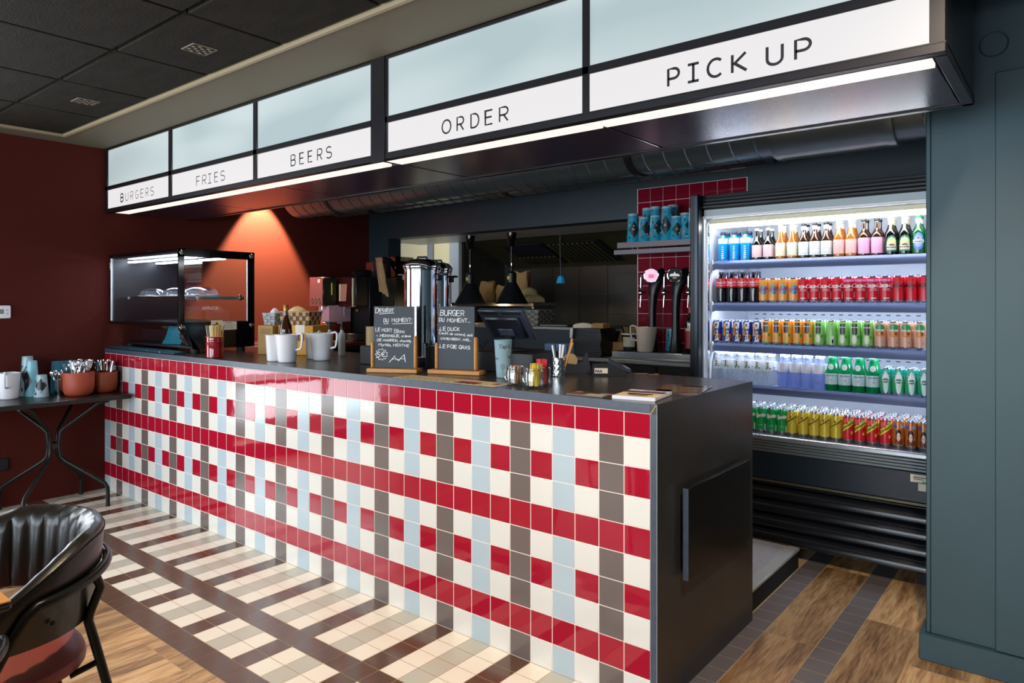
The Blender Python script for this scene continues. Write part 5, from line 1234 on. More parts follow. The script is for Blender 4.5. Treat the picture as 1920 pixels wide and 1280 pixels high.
# ---- till: cash drawer and monitor
t = thing('cash_drawer','low black cash drawer under the till monitor','cash drawer',(-1.05,0.60,ZT),0.10)
m = MB(); m.box(-0.20,0.17,-0.12,0.22,0.0,0.095,BLACK,0.004); m.build('drawer_case', t)
m = MB(); m.box(-0.19,0.16,0.22,0.224,0.012,0.085,M('drawer_front','#24262C',0.35),0.002); m.build('drawer_front', t)
t = thing('till_monitor','dark grey till monitor seen from behind, leaning on its stand','monitor',(-1.085,0.62,ZT+0.0955),0.10)
MG = M('monitor_grey','#3A3F4B',0.38); MG2 = M('monitor_dark','#23262E',0.4)
m = MB(); m.lathe([(0.085,0),(0.09,0.003),(0.09,0.008),(0.02,0.018),(0.018,0.03)],MG2,28); m.tube([(0,-0.01,0.02),(0,-0.03,0.07),(0,-0.045,0.11)],0.016,MG2,10); m.build('monitor_stand', t)
X = TR(0,-0.05,0.128) @ Matrix.Rotation(math.radians(42),4,'X') @ Matrix.Scale(0.80,4)
m = MB(); m.box(-0.165,0.165,-0.012,0.018,-0.118,0.128,MG,0.006,X=X); m.box(-0.125,0.125,-0.034,-0.010,-0.085,0.085,MG2,0.010,X=X)
m.box(-0.145,-0.02,-0.0135,-0.012,0.098,0.114,BLACKM,X=X); m.box(0.01,0.145,-0.0135,-0.012,0.098,0.114,BLACKM,X=X)
m.box(-0.10,-0.05,-0.0355,-0.034,0.055,0.067,BLACKM,X=X); m.box(0.04,0.09,-0.0355,-0.034,0.055,0.067,BLACKM,X=X); m.box(-0.055,0.055,-0.040,-0.034,-0.055,0.0,M('monitor_mount','#4A505C',0.35),0.003,X=X)
m.build('monitor_shell', t)
m = MB(); m.box(-0.150,0.150,0.018,0.0195,-0.10,0.11,M('screen_lit','#0A0E16',0.1,emit='#5A7088',es=0.4),X=X); m.build('screen', t)
for i,s_ in enumerate((-1,1)):
    m = MB(); m.tube([(-0.13,-0.03,0.05),(-0.17-0.01*i,-0.02,0.0+0.02*i),(-0.20,0.02,-0.03),(-0.21,0.06,-0.088)],0.003,BLACKM,6); m.build('monitor_cable', t)
# ---- chrome water urns
def urn(label, loc, rz, r, h):
    t = thing('water_urn',label,'urn',loc,rz,None)
    m = MB(); m.lathe([(r*0.98,0),(r*1.0,0.006),(r*1.0,0.03),(r*0.96,0.034),(r*0.96,0.045)],BLACK,40); m.build('urn_base', t)
    m = MB(); m.lathe([(r*0.97,0.045),(r*0.97,h-0.07),(r*1.01,h-0.066),(r*1.01,h-0.058),(r*0.99,h-0.054)],CHROME,48); m.build('urn_body', t)
    m = MB(); m.lathe([(r*1.04,h-0.056),(r*1.05,h-0.048),(r*1.0,h-0.036),(r*0.80,h-0.018),(r*0.45,h-0.010),(0,h-0.008)],CHROME,48); m.build('urn_lid', t)
    m = MB(); m.tube([(-0.03,0,h-0.012),(-0.025,0,h+0.001),(0.025,0,h+0.001),(0.03,0,h-0.012)],0.006,BLACK,8); m.build('lid_knob', t)
    for s_ in (-1,1):
        m = MB(); m.box(s_*r*0.9,s_*r*1.13,-0.022,0.022,h-0.125,h-0.088,BLACK,0.006); m.box(s_*r*1.05,s_*r*1.42,-0.016,0.016,h-0.098,h-0.086,BLACK,0.004); m.build('side_handle', t)
    m = MB(); m.box(-0.018,0.018,-r*1.22,-r*0.95,0.075,0.105,BLACK,0.004); m.box(-0.006,0.006,-r*1.24,-r*1.14,0.03,0.08,BLACK,0.003); m.build('tap', t)
    return t
urn('tall chrome water urn with black handles standing between the chalkboard signs',(-1.63,0.52,ZT),0.35,0.098,0.575)
urn('second chrome urn, partly hidden behind the right side of the first',(-1.75,0.752,ZT),0.5,0.085,0.572)
m = MB(); m.box(-0.03,0.03,-0.04,0.04,0,0.115,BLACK,0.003); single('black_box',m,'narrow black box standing beside the urn behind the chalkboards','box',loc=(-1.44,0.42,ZT),rot=(0,0,0.4))
# stack of paper cups lying behind the dessert sign
for i in range(12):
    m = MB(); m.lathe([(0.030,0),(0.038,0.006),(0.040,0.0085),(0.038,0.0085),(0.029,0.002),(0,0.002)],M('cup_kraft','#C9B08A',0.6),20,cap=False)
    tag(m.build('paper_bowl',loc=(-1.885,0.396,ZT+0.10+i*0.0085)),'tan paper bowl in the tall stack left of the dessert chalkboard','bowl','tan paper bowls in a stack')
m = MB(); m.box(-0.05,0.05,-0.05,0.05,0,0.0995,BLACKM,0.004); single('black_stand',m,'squat black box under the stack of tan paper bowls','box',loc=(-1.885,0.396,ZT))
# ================================================================== BEHIND THE COUNTER
# side cabinet along the red wall carrying the drinks machines
t = thing('side_cabinet','low dark cabinet along the red wall carrying the coffee machines','cabinet',(-4.1,1.7,0.1035))
m = MB(); m.box(-0.29,0.52,-0.70,0.32,0.0,0.88,BLACK,0.003); m.build('cabinet_body', t)
m = MB(); m.box(-0.295,0.54,-0.72,0.325,0.88,0.91,M('cabinet_top_red','#3A1414',0.25),0.003); m.build('cabinet_top', t)
for i in range(2):
    m = MB(); m.box(0.52,0.536,-0.68+0.5*i,-0.20+0.5*i,0.03,0.86,BLACKG,0.002); dd = m.build('door', t)
    m = MB(); m.box(0.536,0.55,-0.64+0.5*i,-0.62+0.5*i,0.6,0.75,STEELD,0.002); m.build('door_handle', dd)
ZC2 = 1.015
DG = M('machine_olive','#26261A',0.3); DR = M('machine_red','#3A0E12',0.3); PK = M('machine_rose','#43232B',0.25)
t = thing('milk_dispenser','rose coloured drinks dispenser with three round icons beside the coffee machine','dispenser',(-4.05,1.60,ZC2))
m = MB(); m.box(-0.16,0.06,0.03,0.30,0.0,0.16,M('dispenser_base','#5A1A1C',0.3),0.005); m.box(-0.10,0.055,0.06,0.30,0.16,0.31,M('dispenser_neck','#C9A6B4',0.3),0.004); m.build('dispenser_base', t)
m = MB(); m.box(-0.13,0.055,0.0,0.14,0.30,0.555,DG,0.008); m.box(-0.135,0.052,-0.004,0.0,0.30,0.555,PK,0.001); m.build('dispenser_head', t)
m = MB()
for k in range(3): m.lathe([(0.011,0),(0.017,0),(0.017,0.002),(0.011,0.002)],BLACKM,16,TR(-0.09+k*0.052,-0.004,0.352,rx=PI/2) @ Matrix.Scale(1.7,4,(0,1,0)),cap=False)
m.lathe([(0.010,0),(0.014,0),(0.014,0.001)],WHITE,16,TR(0.0,-0.0045,0.52,rx=PI/2),cap=False); m.build('icons', t)
m = MB(); m.box(0.0552,0.057,0.085,0.095,0.40,0.505,M('led_green','#202000',0.3,emit='#A8B818',es=0.6)); m.build('indicator_strip', t)
m = MB(); m.cyl(0.012,0.272,0.30,CHROME,10,TR(0.0,0.03,0)); m.build('nozzle', t)
t = thing('coffee_machine','dark coffee machine with a pictured cup on its square screen','coffee machine',(-3.86,1.78,ZC2))
m = MB(); m.box(-0.20,0.10,0.0,0.42,0.0,0.06,BLACK,0.004); m.box(-0.20,0.10,0.14,0.42,0.06,0.56,BLACK,0.006); m.box(-0.20,0.09,0.0,0.14,0.30,0.56,BLACK,0.006); m.build('machine_body', t)
m = MB(); m.box(-0.172,0.045,-0.012,0.0,0.295,0.545,DR,0.004); m.build('front_door', t)
m = MB(); m.box(-0.19,-0.174,-0.013,0.01,0.04,0.55,M('strip_cream','#A89C72',0.35),0.003); m.build('edge_strip', t)
m = MB(); m.box(0.046,0.060,-0.013,0.01,0.295,0.545,M('strip_bright','#D6CFAE',0.35),0.003); m.build('edge_strip', t)
m = MB(); m.prism([(-0.115,0.345),(-0.035,0.345),(-0.020,0.495),(-0.125,0.495)],-0.0135,-0.0125,'y',M('cup_picture','#A8705C',0.35,emit='#A8705C',es=0.25)); m.prism([(-0.130,0.345),(-0.115,0.345),(-0.110,0.495),(-0.130,0.495)],-0.0136,-0.0125,'y',M('cup_picture2','#B9CDB8',0.35,emit='#B9CDB8',es=0.25)); m.build('screen', t)
m = MB(); m.tube([(-0.10,0.02,0.30),(-0.10,0.02,0.21)],0.006,CHROME,8); m.build('coffee_spout', t)
m = MB(); m.lathe([(0,0),(0.015,0.0),(0.016,0.012),(0.010,0.018),(0,0.02)],M('knob_red','#A83A24',0.3),14,TR(-0.06,0.138,0.262,rx=PI/2),cap=False); m.build('knob', t)
m = MB(); m.lathe([(0.085,0.0),(0.095,0.03),(0.10,0.05),(0.085,0.065),(0,0.07)],M('hopper_dark','#1A1416',0.12),24,TR(-0.08,0.2,0.56)); m.build('bean_hopper', t)
t = thing('bean_grinder','tall dark grinder with glass hopper and reddish box, a towel draped over it','grinder',(-3.79,2.04,ZC2))
m = MB(); m.box(-0.13,0.22,0.02,0.28,0.0,0.56,DG,0.01); m.build('grinder_body', t)
m = MB(); m.box(-0.16,-0.06,-0.01,0.26,0.56,0.70,M('grinder_rust','#6A2A22',0.35),0.005); m.box(-0.06,0.12,-0.01,0.26,0.56,0.71,BLACK,0.004); m.build('grinder_head', t)
m = MB(); m.box(0.02,0.21,0.02,0.24,0.5605,0.74,thin_glass('hopper_glass',(0.35,0.36,0.33),0.08),0.003); m.build('glass_hopper', t)
# draped towel
t = MB(); vs=[];fs=[]
path = [(-0.10,0.10,0.732),(-0.03,0.03,0.742),(0.04,-0.02,0.735),(0.085,-0.05,0.69),(0.125,-0.07,0.62),(0.155,-0.08,0.55),(0.185,-0.085,0.48),(0.20,-0.09,0.43)]
def lerp_path(u):
    q = u*(len(path)-1); i = min(int(q),len(path)-2); f = q-i; return Vector(path[i]).lerp(Vector(path[i+1]),f)
nu,nv = 28,14
for s_ in (0,1):
    for i in range(nu+1):
        p = lerp_path(i/nu)
        for j in range(nv+1):
            v = j/nv-0.5; w_ = 0.105-0.02*math.sin(i/nu*3)
            off = 0.010*math.sin(v*16+i*0.12)*min(1,i/nu*1.6)+ (0.004 if s_ else 0)
            vs.append((p.x+v*w_, p.y-off-abs(v)*0.02*(i/nu), p.z-(0.05*(v+0.5) if i>nu*0.7 else 0.0)*(i/nu)))
q = (nu+1)*(nv+1)
for s_ in (0,1):
    for i in range(nu):
        for j in range(nv): b_=s_*q+i*(nv+1)+j; fs.append((b_,b_+1,b_+nv+2,b_+nv+1))
t.add(vs,fs,M('towel_tan','#B8946C',0.9,bump=0.3,bscale=60,var=0.1)); single('tea_towel',t,'tan tea towel draped over the dark grinder, hanging down','towel',loc=(-3.79,2.04,ZC2))

# back bar along the rear wall
t = thing('back_bar','dark back bar cabinet with knobbed drawers under the red tiles','cabinet',(-1.6,2.23,0.1035))
m = MB(); m.box(-1.65,1.0,-0.11,0.19,0.0,0.835,M('cabinet_umber','#1E1712',0.35),0.003); m.build('cabinet_body', t)
m = MB(); m.box(-1.66,1.0,-0.17,0.19,0.835,0.862,STEELD,0.003); m.build('counter_top', t)
for i in range(6):
    a = -1.6+i*0.43; m = MB(); m.box(a,a+0.41,-0.124,-0.11,0.62,0.82,M('drawer_umber','#251C15',0.3),0.002); dr = m.build('drawer', t)
    m = MB(); m.lathe([(0,0.022),(0.009,0.020),(0.010,0.012),(0.005,0.006),(0.005,0)],CHROME,12,TR(a+0.205,-0.124,0.74,rx=PI/2),cap=False); m.build('knob', dr)
    m = MB(); m.box(a,a+0.41,-0.124,-0.11,0.03,0.60,M('drawer_umber','#251C15',0.3),0.002); m.build('door', t)
t = thing('drip_station','stainless raised drip counter under the beer taps','drip counter',(-1.0,2.25,0.966))
m = MB(); m.box(-0.40,0.385,-0.15,0.17,0.0,0.052,STEEL,0.003); m.box(-0.41,0.385,-0.165,-0.148,-0.0,0.012,STEELD,0.003); m.build('steel_body', t)
m = MB()
for i in range(14): m.box(-0.37+i*0.053,-0.345+i*0.053,-0.13,0.02,0.052,0.0535,BLACKM)
m.build('drip_grille', t)
ZB = 1.0185
# beer taps
def tap(label, x, face, ink):
    t = thing('beer_tap',label,'beer tap',(x,2.17,ZB),0.30)
    m = MB(); n = 20; prof = [(0.050,0.048,0.0,0),(0.044,0.042,0.012,0),(0.031,0.031,0.10,0),(0.026,0.027,0.20,0.0),(0.026,0.027,0.30,0.0),(0.032,0.030,0.38,0.004),(0.042,0.032,0.43,0.012),(0.052,0.030,0.47,0.022),(0.050,0.024,0.51,0.034),(0.030,0.016,0.545,0.050),(0.008,0.008,0.562,0.062)]
    vs=[];fs=[]
    for rx_,ry_,z,dx in prof:
        for k in range(n): a=2*PI*k/n; vs.append((dx+rx_*math.cos(a),ry_*math.sin(a)+ (0.02 if z>0.45 else 0)*(z-0.45)*8,z))
    for j in range(len(prof)-1):
        for k in range(n): fs.append((j*n+k,j*n+(k+1)%n,(j+1)*n+(k+1)%n,(j+1)*n+k))
    fs.append(tuple(range(n-1,-1,-1))); fs.append(tuple((len(prof)-1)*n+k for k in range(n))); m.add(vs,fs,M('tap_black','#0B0B10',0.33)); m.build('tap_column', t)
    m = MB(); X = TR(0.0,-0.034,0.512,rx=PI/2); m.lathe([(0,0.0),(0.050,0.0),(0.052,0.006),(0.050,0.016),(0.044,0.017)],CHROME,30,X,cap=False); m.build('badge_ring', t)
    m = MB(); m.lathe([(0.0,0.0172),(0.0455,0.0172)],face,30,X,cap=False)
    if ink == 'peak':
        m.add([(-0.034,-0.0525,0.503),(0.034,-0.0525,0.503),(0.026,-0.0525,0.518),(0.008,-0.0525,0.520),(0.0,-0.0525,0.533),(-0.010,-0.0525,0.520),(-0.028,-0.0525,0.519)],[(0,1,2,3,4,5,6)],c_white); m.box(-0.012,0.012,-0.0528,-0.0522,0.488,0.497,M('badge_gold','#C8A850',0.4))
    elif ink == 'pink': m.box(-0.018,0.018,-0.0526,-0.0520,0.494,0.520,M('badge_rose','#E86A9A',0.4,emit='#E86A9A',es=0.5)); m.box(0.024,0.027,-0.0526,-0.0520,0.500,0.528,M('badge_rose','#E86A9A',0.4,emit='#E86A9A',es=0.5))
    m.build('round_badge', t, nrm=False)
    m = MB(); m.tube([(-0.045,-0.03,0.40),(-0.062,-0.055,0.40)],0.011,CHROME,12); m.lathe([(0.014,0.380),(0.019,0.39),(0.019,0.402),(0.013,0.415),(0.010,0.42)],CHROME,16,TR(-0.066,-0.06,0)); m.tube([(-0.066,-0.06,0.385),(-0.068,-0.064,0.35),(-0.071,-0.066,0.30)],[0.006,0.0045,0.003],CHROME,10); m.build('spout', t)
    m = MB(); m.tube([(-0.066,-0.06,0.42),(-0.064,-0.058,0.46),(-0.062,-0.058,0.500),(-0.063,-0.06,0.518)],[0.007,0.009,0.008,0.006],BLACKG,10); m.box(-0.070,-0.065,-0.068,-0.064,0.43,0.50,CHROME,0.001); m.build('tap_lever', t)
PINKB = M('badge_pink','#F3B4C6',0.3,emit='#F3A9C2',es=0.75)
tap('black beer tap with glowing pink round badge',-1.125,PINKB,'pink'); tap('black beer tap with black badge showing a white peak',-0.955,BLACKM,'peak')
tap('black beer tap with white badge, half hidden by the cooler side',-0.785,M('badge_white','#EEF0F4',0.3,emit='#EEF0F4',es=0.7),'none')
jug('beige plastic jug on the steel drip counter, left of the beer taps',(-1.155,2.125,1.0195),PI+0.45,None,1.08,M('beige_plastic','#E3CFBB',0.35))
t = thing('liqueur_bottle','dark bottle with red label and red neck behind the third beer tap','bottle',(-0.868,2.20,1.0205))
m = MB(); m.lathe([(0.028,0),(0.031,0.004),(0.032,0.20),(0.028,0.22),(0.014,0.245),(0.0125,0.25),(0.0125,0.285)],darkg,20); m.build('bottle_body', t)
m = MB(); m.lathe([(0.0325,0.03),(0.0325,0.145)],M('label_wine','#8A1C22',0.4),20,cap=False); m.lathe([(0.0328,0.145),(0.0328,0.162)],M('label_cream','#C9A878',0.4),20,cap=False); m.build('bottle_label', t)
m = MB(); m.lathe([(0.0135,0.262),(0.0135,0.30),(0.009,0.305),(0,0.305)],M('neck_red','#A81428',0.35),14,cap=False); m.build('neck_foil', t)
stack_cup('blue patterned cups stacked upside down on the drip counter between two taps',(-1.045,2.29,1.0205),0.2,0.15,3,None)
m = MB(); m.box(-0.035,0.035,-0.02,0.02,0,0.17,M('violet_box','#3B356E',0.4),0.003); single('violet_carton',m,'violet carton leaning behind the second beer tap','carton',loc=(-0.925,2.33,1.0205))
# black tray stack with towel and cardboard
for i in range(12):
    m = MB(); m.prism([(-0.13,0.0),(0.13,0.0),(0.1315,0.003),(0.1315,0.015),(0.127,0.015),(-0.127,0.015),(-0.1315,0.015),(-0.1315,0.003)],-0.10,0.10,'y',BLACK)
    tag(m.build('plastic_tray',loc=(-1.62,2.20,0.967+i*0.0165),rot=(0,0,0.03*math.sin(i))),'black plastic tray in the tall stack on the back bar','tray','black trays stacked on the back bar')
cloth_lump('folded_cloth','folded white cloth lying on top of the black tray stack','cloth',(-1.68,2.17,1.167),0.085,0.06,0.036,M('cloth_white','#D9D4C6',0.9),8,0.3,0.15)
m = MB(); m.box(-0.045,0.045,-0.05,0.05,0,0.035,CARD,0.002); single('cardboard_tray',m,'small cardboard tray beside the folded cloth on the black trays','box',loc=(-1.54,2.19,1.167))
m = MB(); m.tube([(0,0,0),(0.0,0.0,0.15)],0.004,WHITEP,8); m.box(-0.012,0.012,-0.002,0.002,0.13,0.20,WHITEP,0.001); single('plastic_scoop',m,'thin white plastic spatula standing against the black trays','spatula',loc=(-1.73,2.075,0.967),rot=(0,0.06,0))
t = thing('open_carton','open kraft carton beside the black tray stack','carton',(-1.44,2.33,0.967))
m = MB(); m.box(-0.09,0.09,-0.07,-0.066,0,0.10,CARD); m.box(-0.09,0.09,0.066,0.07,0,0.10,CARD); m.box(-0.09,-0.086,-0.07,0.07,0,0.10,CARD); m.box(0.086,0.09,-0.07,0.07,0,0.10,CARD); m.box(-0.09,0.09,-0.07,0.07,0,0.004,CARD); m.build('carton_body', t)
m = MB(); m.prism([(-0.09,0.10),(0.09,0.10),(0.07,0.20),(-0.05,0.205)],0.067,0.071,'y',CARD); m.build('carton_flap', t)
t = thing('utensil_tub','black tub with white rim and paper label holding dark utensils','tub',(-1.315,2.21,1.0195))
m = MB(); m.lathe([(0.045,0),(0.050,0.003),(0.062,0.11)],BLACK,24,cap=True); m.build('tub_body', t)
m = MB(); m.lathe([(0.060,0.108),(0.065,0.108),(0.065,0.116),(0.060,0.116)],WHITEP,24,cap=False); m.build('tub_rim', t)
m = MB(); patch(m,0.0600,-0.5,1.0,0.025,0.095,M('tub_label','#C9C8BE',0.5)); patch(m,0.0604,-0.4,-0.05,0.06,0.085,M('tub_yellow','#C9C832',0.5)); m.build('tub_label', t, nrm=False)
for i,(dx,dy) in enumerate(((-0.05,0.02),(-0.015,0.01),(0.02,0.0))):
    stick('kitchen_utensil',(-1.315+dx*0.4,2.21+dy,1.03),(dx*1.5,0.02,0.155),0.016,'dark utensil handle, %s from the left, standing in the black tub'%ORD[i],'utensil','dark utensils in the black tub',BLACKM,0.004)
# cup shelf on the red tiles
t = thing('wall_shelf','two-board grey wall shelf carrying the blue cups on the red tiles','shelf',(-1.08,2.25,1.70))
SG = M('shelf_mauve_grey','#6C666E',0.4)
m = MB(); m.box(-0.285,0.47,-0.14,-0.11,0.022,0.062,SG,0.002); m.box(-0.285,0.47,-0.11,0.17,0.05,0.062,SG,0.002); m.build('upper_board', t)
m = MB(); m.box(-0.305,0.47,-0.15,-0.12,-0.022,0.010,SG,0.002); m.box(-0.305,0.47,-0.12,0.17,-0.005,0.008,SG,0.002); m.build('lower_board', t)
for x in (-0.17,0.30):
    m = MB(); m.box(x-0.006,x+0.006,-0.13,-0.11,0.008,0.05,BLACK); m.build('bracket', t)
ZS = 1.7625
cg = 'blue patterned cup stacks on the wall shelf'
for i,(px,h,sd,bk) in enumerate([(1187,0.195,2,0),(1208,0.165,1,0),(1229,0.170,3,0),(1250.5,0.225,4,0),(1269,0.155,6,0),(1286,0.175,5,0.03),(1302,0.20,7,0)]):
    x = fx(px,2.17+bk); stack_cup('stack of upturned blue patterned cups, %s from the left in the front row'%ORD[i],(x,2.17+bk,ZS),0.35,h,sd,cg)
for i,(px,h,sd) in enumerate([(1214,0.245,1),(1229,0.25,8),(1262,0.25,5)]):
    x = fx(px,2.30); stack_cup('tall stack of blue patterned cups, %s from the left in the rear row'%ORD[i],(x,2.30,ZS),0.35,h,sd,cg)

# heat lamps and pendant in the hatch
def heat(label, x, y, zb):
    t = thing('heat_lamp',label,'heat lamp',(x,y,zb))
    m = MB(); m.lathe([(0.145,0.0),(0.147,0.004),(0.045,0.19),(0.042,0.19),(0.140,0.002)],BLACK,36,cap=False); m.build('lamp_shade', t)
    m = MB(); m.lathe([(0.044,0.185),(0.044,0.27),(0.030,0.285),(0.010,0.29),(0.010,0.34)],BLACK,20); m.lathe([(0.0085,0.33),(0.0085,0.37)],CHROME,12); m.build('lamp_neck', t)
    m = MB(); H = 1.965-zb; m.tube([(0,0,0.36),(0,0,H-0.12)],0.011,BLACK,10); m.build('cord_sleeve', t)
    m = MB(); m.lathe([(0.022,H-0.125),(0.026,H-0.12),(0.046,H-0.002),(0.046,H)],BLACKG,20); m.build('ceiling_cup', t)
    m = MB(); m.box(-0.012,0.012,-0.0455,-0.0445,0.215,0.245,M('warning_yellow','#E6C62E',0.5)); m.build('warning_sticker', t)
    m = MB(); m.lathe([(0,0.02),(0.035,0.03),(0.04,0.06),(0.02,0.10)],emis('heat_bulb','#FFB060',3.0),16,cap=False); m.build('bulb', t)
heat('black cone heat lamp, left of the two, over the kitchen pass',-3.27,2.70,1.335)
heat('black cone heat lamp, right of the two, nearer the blue pendant',-2.785,2.71,1.335)
light('bulb_heat_a','POINT',(-3.27,2.70,1.33),1.6,(1.0,0.65,0.3),radius=0.03)
light('bulb_heat_b','POINT',(-2.785,2.71,1.33),2.2,(1.0,0.65,0.3),radius=0.03)
t = thing('blue_bell','small bright blue bell hanging on a black cord in the hatch','bell',(-2.345,2.84,1.513))
m = MB(); m.lathe([(0.042,0.0),(0.040,0.004),(0.026,0.055),(0.016,0.064),(0,0.066)],M('bell_blue','#35B8F5',0.3),8,cap=True); m.build('bell_body', t, smooth=False)
m = MB(); m.tube([(0,0,0.064),(-0.006,0,0.2),(-0.010,0,0.33),(-0.008,0,0.452)],0.005,BLACK,8); m.build('bell_cord', t)
# kraft bags and bun boxes on the pass shelf
def bag(label, loc, w_, d_, h, rz, seed):
    rr = random.Random(seed); t = MB(); vs=[];fs=[]; n=16
    for j in range(9):
        z=h*j/8; sq = 1-0.25*(j/8)
        for k in range(n):
            a=2*PI*k/n; cx=abs(math.cos(a))**0.5*math.copysign(1,math.cos(a)); sy=abs(math.sin(a))**0.5*math.copysign(1,math.sin(a))
            vs.append((cx*w_/2*(1+0.05*math.sin(j+k)),sy*d_/2*sq*(1+0.12*math.sin(j*1.3+k*2+seed)),z+ (0.012*math.sin(k*1.7+seed) if j==8 else 0)))
    for j in range(8):
        for k in range(n): fs.append((j*n+k,j*n+(k+1)%n,(j+1)*n+(k+1)%n,(j+1)*n+k))
    fs.append(tuple(range(n-1,-1,-1))); t.add(vs,fs,KRAFT); single('kraft_bag',t,label,'paper bag',loc=loc,rot=(0,0,rz))
bag('small brown kraft bag on the pass shelf beside the left heat lamp',(-3.42,3.12,1.349),0.16,0.10,0.20,0.1,1)
bag('crumpled brown kraft bag on the pass shelf between the heat lamps',(-3.22,3.13,1.349),0.15,0.10,0.16,0.3,2)
bag('tall brown kraft bag on the pass shelf behind the right heat lamp',(-3.02,3.16,1.349),0.15,0.12,0.29,0.2,3)
for i,(x,z) in enumerate(((-2.83,1.349),(-2.88,1.415))):
    cloth_lump('burger_box','pale bun shaped box, %s of the two at the right end of the pass shelf'%('lower','upper')[i],'box',(x,3.10,z),0.10-0.02*i,0.08,0.075,M('bun_cream','#D9C08A',0.6),i+2,0,0.12)
basket('grey and taupe chequered woven basket on the hatch sill',(-2.46,2.56,1.1595),0.0,0.30,0.20,0.125,BG,M('weave_taupe','#6E665E',0.65),9,6,0.02)
cloth_lump('teal_napkins','teal paper napkins heaped in the grey chequered basket','napkins',(-2.49,2.56,1.18),0.10,0.07,0.125,TEALP,4)
m = MB(); m.box(-0.12,0.12,-0.08,0.08,0,0.012,M('tongs_grey','#8A8480',0.5),0.003); single('folded_receipts',m,'pale crumpled papers on the sill right of the chequered basket','paper',loc=(-2.18,2.55,1.1595),rot=(0,0,0.2))
# ================================================================== CONSOLE TABLE BY THE RED WALL
t = thing('console_table','black side table on crossed bent tube legs against the red wall','table',(-4.135,-0.41,0))
m = MB(); m.box(-0.255,0.25,-1.15,0.385,0.70,0.73,M('table_black','#14130F',0.3),0.003); m.build('tabletop', t)
for i,(fx_,fy_) in enumerate(((0.235,0.24),(-0.225,0.24),(0.235,-0.24),(-0.225,-0.24))):
    sx, sy = (1 if fx_>0 else -1),(1 if fy_>0 else -1)
    P = [(fx_*0.9,fy_*0.85+sy*0.05,0.70),(fx_*0.85,fy_*0.80,0.685),(sx*0.045,sy*0.055,0.53),(sx*0.026,sy*0.032,0.50),(sx*0.022,sy*0.026,0.44),(sx*0.022,sy*0.026,0.38),(sx*0.026,sy*0.032,0.335),(sx*0.045,sy*0.055,0.305),(fx_*0.94,fy_*0.94,0.155),(fx_*0.99,fy_*0.99,0.125),(fx_,fy_,0.095),(fx_,fy_,0.004)]
    m = MB(); m.tube(P,0.0125,TUBE,10); lg = m.build('leg', t)
    m = MB(); m.cyl(0.0145,0.0,0.008,BLACKM,12,TR(fx_,fy_,0)); m.build('rubber_foot', lg)
m = MB(); m.box(-0.03,0.03,-0.035,0.035,0.39,0.43,BLACK,0.004); m.build('leg_clamp', t)
ZK = 0.7305
jug('white plastic jug at the left end of the black side table',(-4.253,-0.627,ZK),-0.5,None,1.08)
def upright_cup(label, loc, h, seed):
    return stack_cup(label,loc,0.5,h,seed,'blue patterned cup stacks on the side table',r0=0.044,r1=0.030,body=M('cup_pale_cyan','#86C3CF',0.3) if seed == 4 else M('cup_silver','#A8C4CC',0.3))
upright_cup('tallest stack of blue patterned cups on the side table, nearest the wall',(-4.335,-0.500,ZK),0.262,3)
upright_cup('middle-height stack of blue patterned cups on the side table',(-4.285,-0.490,ZK),0.235,4)
upright_cup('shortest stack of blue patterned cups on the side table, at the front',(-4.195,-0.462,ZK),0.145,1)
def ladle_fork(kind, L_=0.19):
    m = MB()
    if kind == 'fork':
        m.box(-0.003,0.003,-0.0008,0.0008,0,L_*0.70,CHROME,0.0004); m.prism([(-0.003,L_*0.70),(0.003,L_*0.70),(0.011,L_*0.76),(0.011,L_*0.80),(-0.011,L_*0.80),(-0.011,L_*0.76)],-0.0008,0.0008,'y',CHROME)
        for k in range(4): m.box(-0.011+k*0.0062,-0.0078+k*0.0062,-0.0008,0.0008,L_*0.80,L_,CHROME,0.0003)
    elif kind == 'spoon':
        m.box(-0.003,0.003,-0.0008,0.0008,0,L_*0.72,CHROME,0.0004); m.lathe([(0,-0.024),(0.012,-0.014),(0.0165,0),(0.014,0.014),(0.004,0.023),(0,0.024)],CHROME,12,TR(0,0,L_*0.85) @ Matrix.Scale(0.25,4,(0,1,0)),cap=False)
    else:
        m.prism([(-0.0045,0),(0.0045,0),(0.008,L_*0.7),(0.007,L_*0.97),(0.0,L_),(-0.006,L_*0.97),(-0.0075,L_*0.7)],-0.001,0.001,'y',CHROME)
    return m
def cutlery_pot(name, label, loc, r, h, mat, kinds, n, cl, group, seed, L_=0.19, lean=0.4, straight=False):
    t = thing(name,label,'pot',loc)
    m = MB()
    if straight: m.lathe([(r*0.86,0),(r*0.9,0.003),(r,h-0.003),(r*1.03,h),(r*0.97,h),(r*0.85,0.006),(0,0.005)],mat,30)
    else: m.lathe([(r*0.70,0),(r*0.86,0.008),(r*0.97,0.03),(r,0.06),(r,h-0.002),(r*0.985,h),(r*0.95,h-0.002),(r*0.94,0.03),(0,0.010)],mat,36)
    m.build('pot_body', t); rr = random.Random(seed); protos = {}
    for i in range(n):
        k = kinds[i%len(kinds)]; a = rr.uniform(0,2*PI); q = r*0.62*math.sqrt(rr.random()); lx = math.cos(a)*q/r*lean+rr.uniform(-.08,.08); ly = math.sin(a)*q/r*lean+rr.uniform(-.08,.08)
        v = Vector((lx,ly,1)); rot = (v.to_track_quat('Z','Y').to_matrix() @ Matrix.Rotation(rr.uniform(0,PI),3,'Z')).to_euler()
        p = (loc[0]+math.cos(a)*q*0.55, loc[1]+math.sin(a)*q*0.55, loc[2]+0.011+rr.uniform(0,0.02))
        if k not in protos: o = ladle_fork(k,L_).build(k); protos[k] = o
        else: o = protos[k].copy(); COL.objects.link(o)
        o.location = p; o.rotation_euler = rot; tag(o,cl%k,k,group%k)
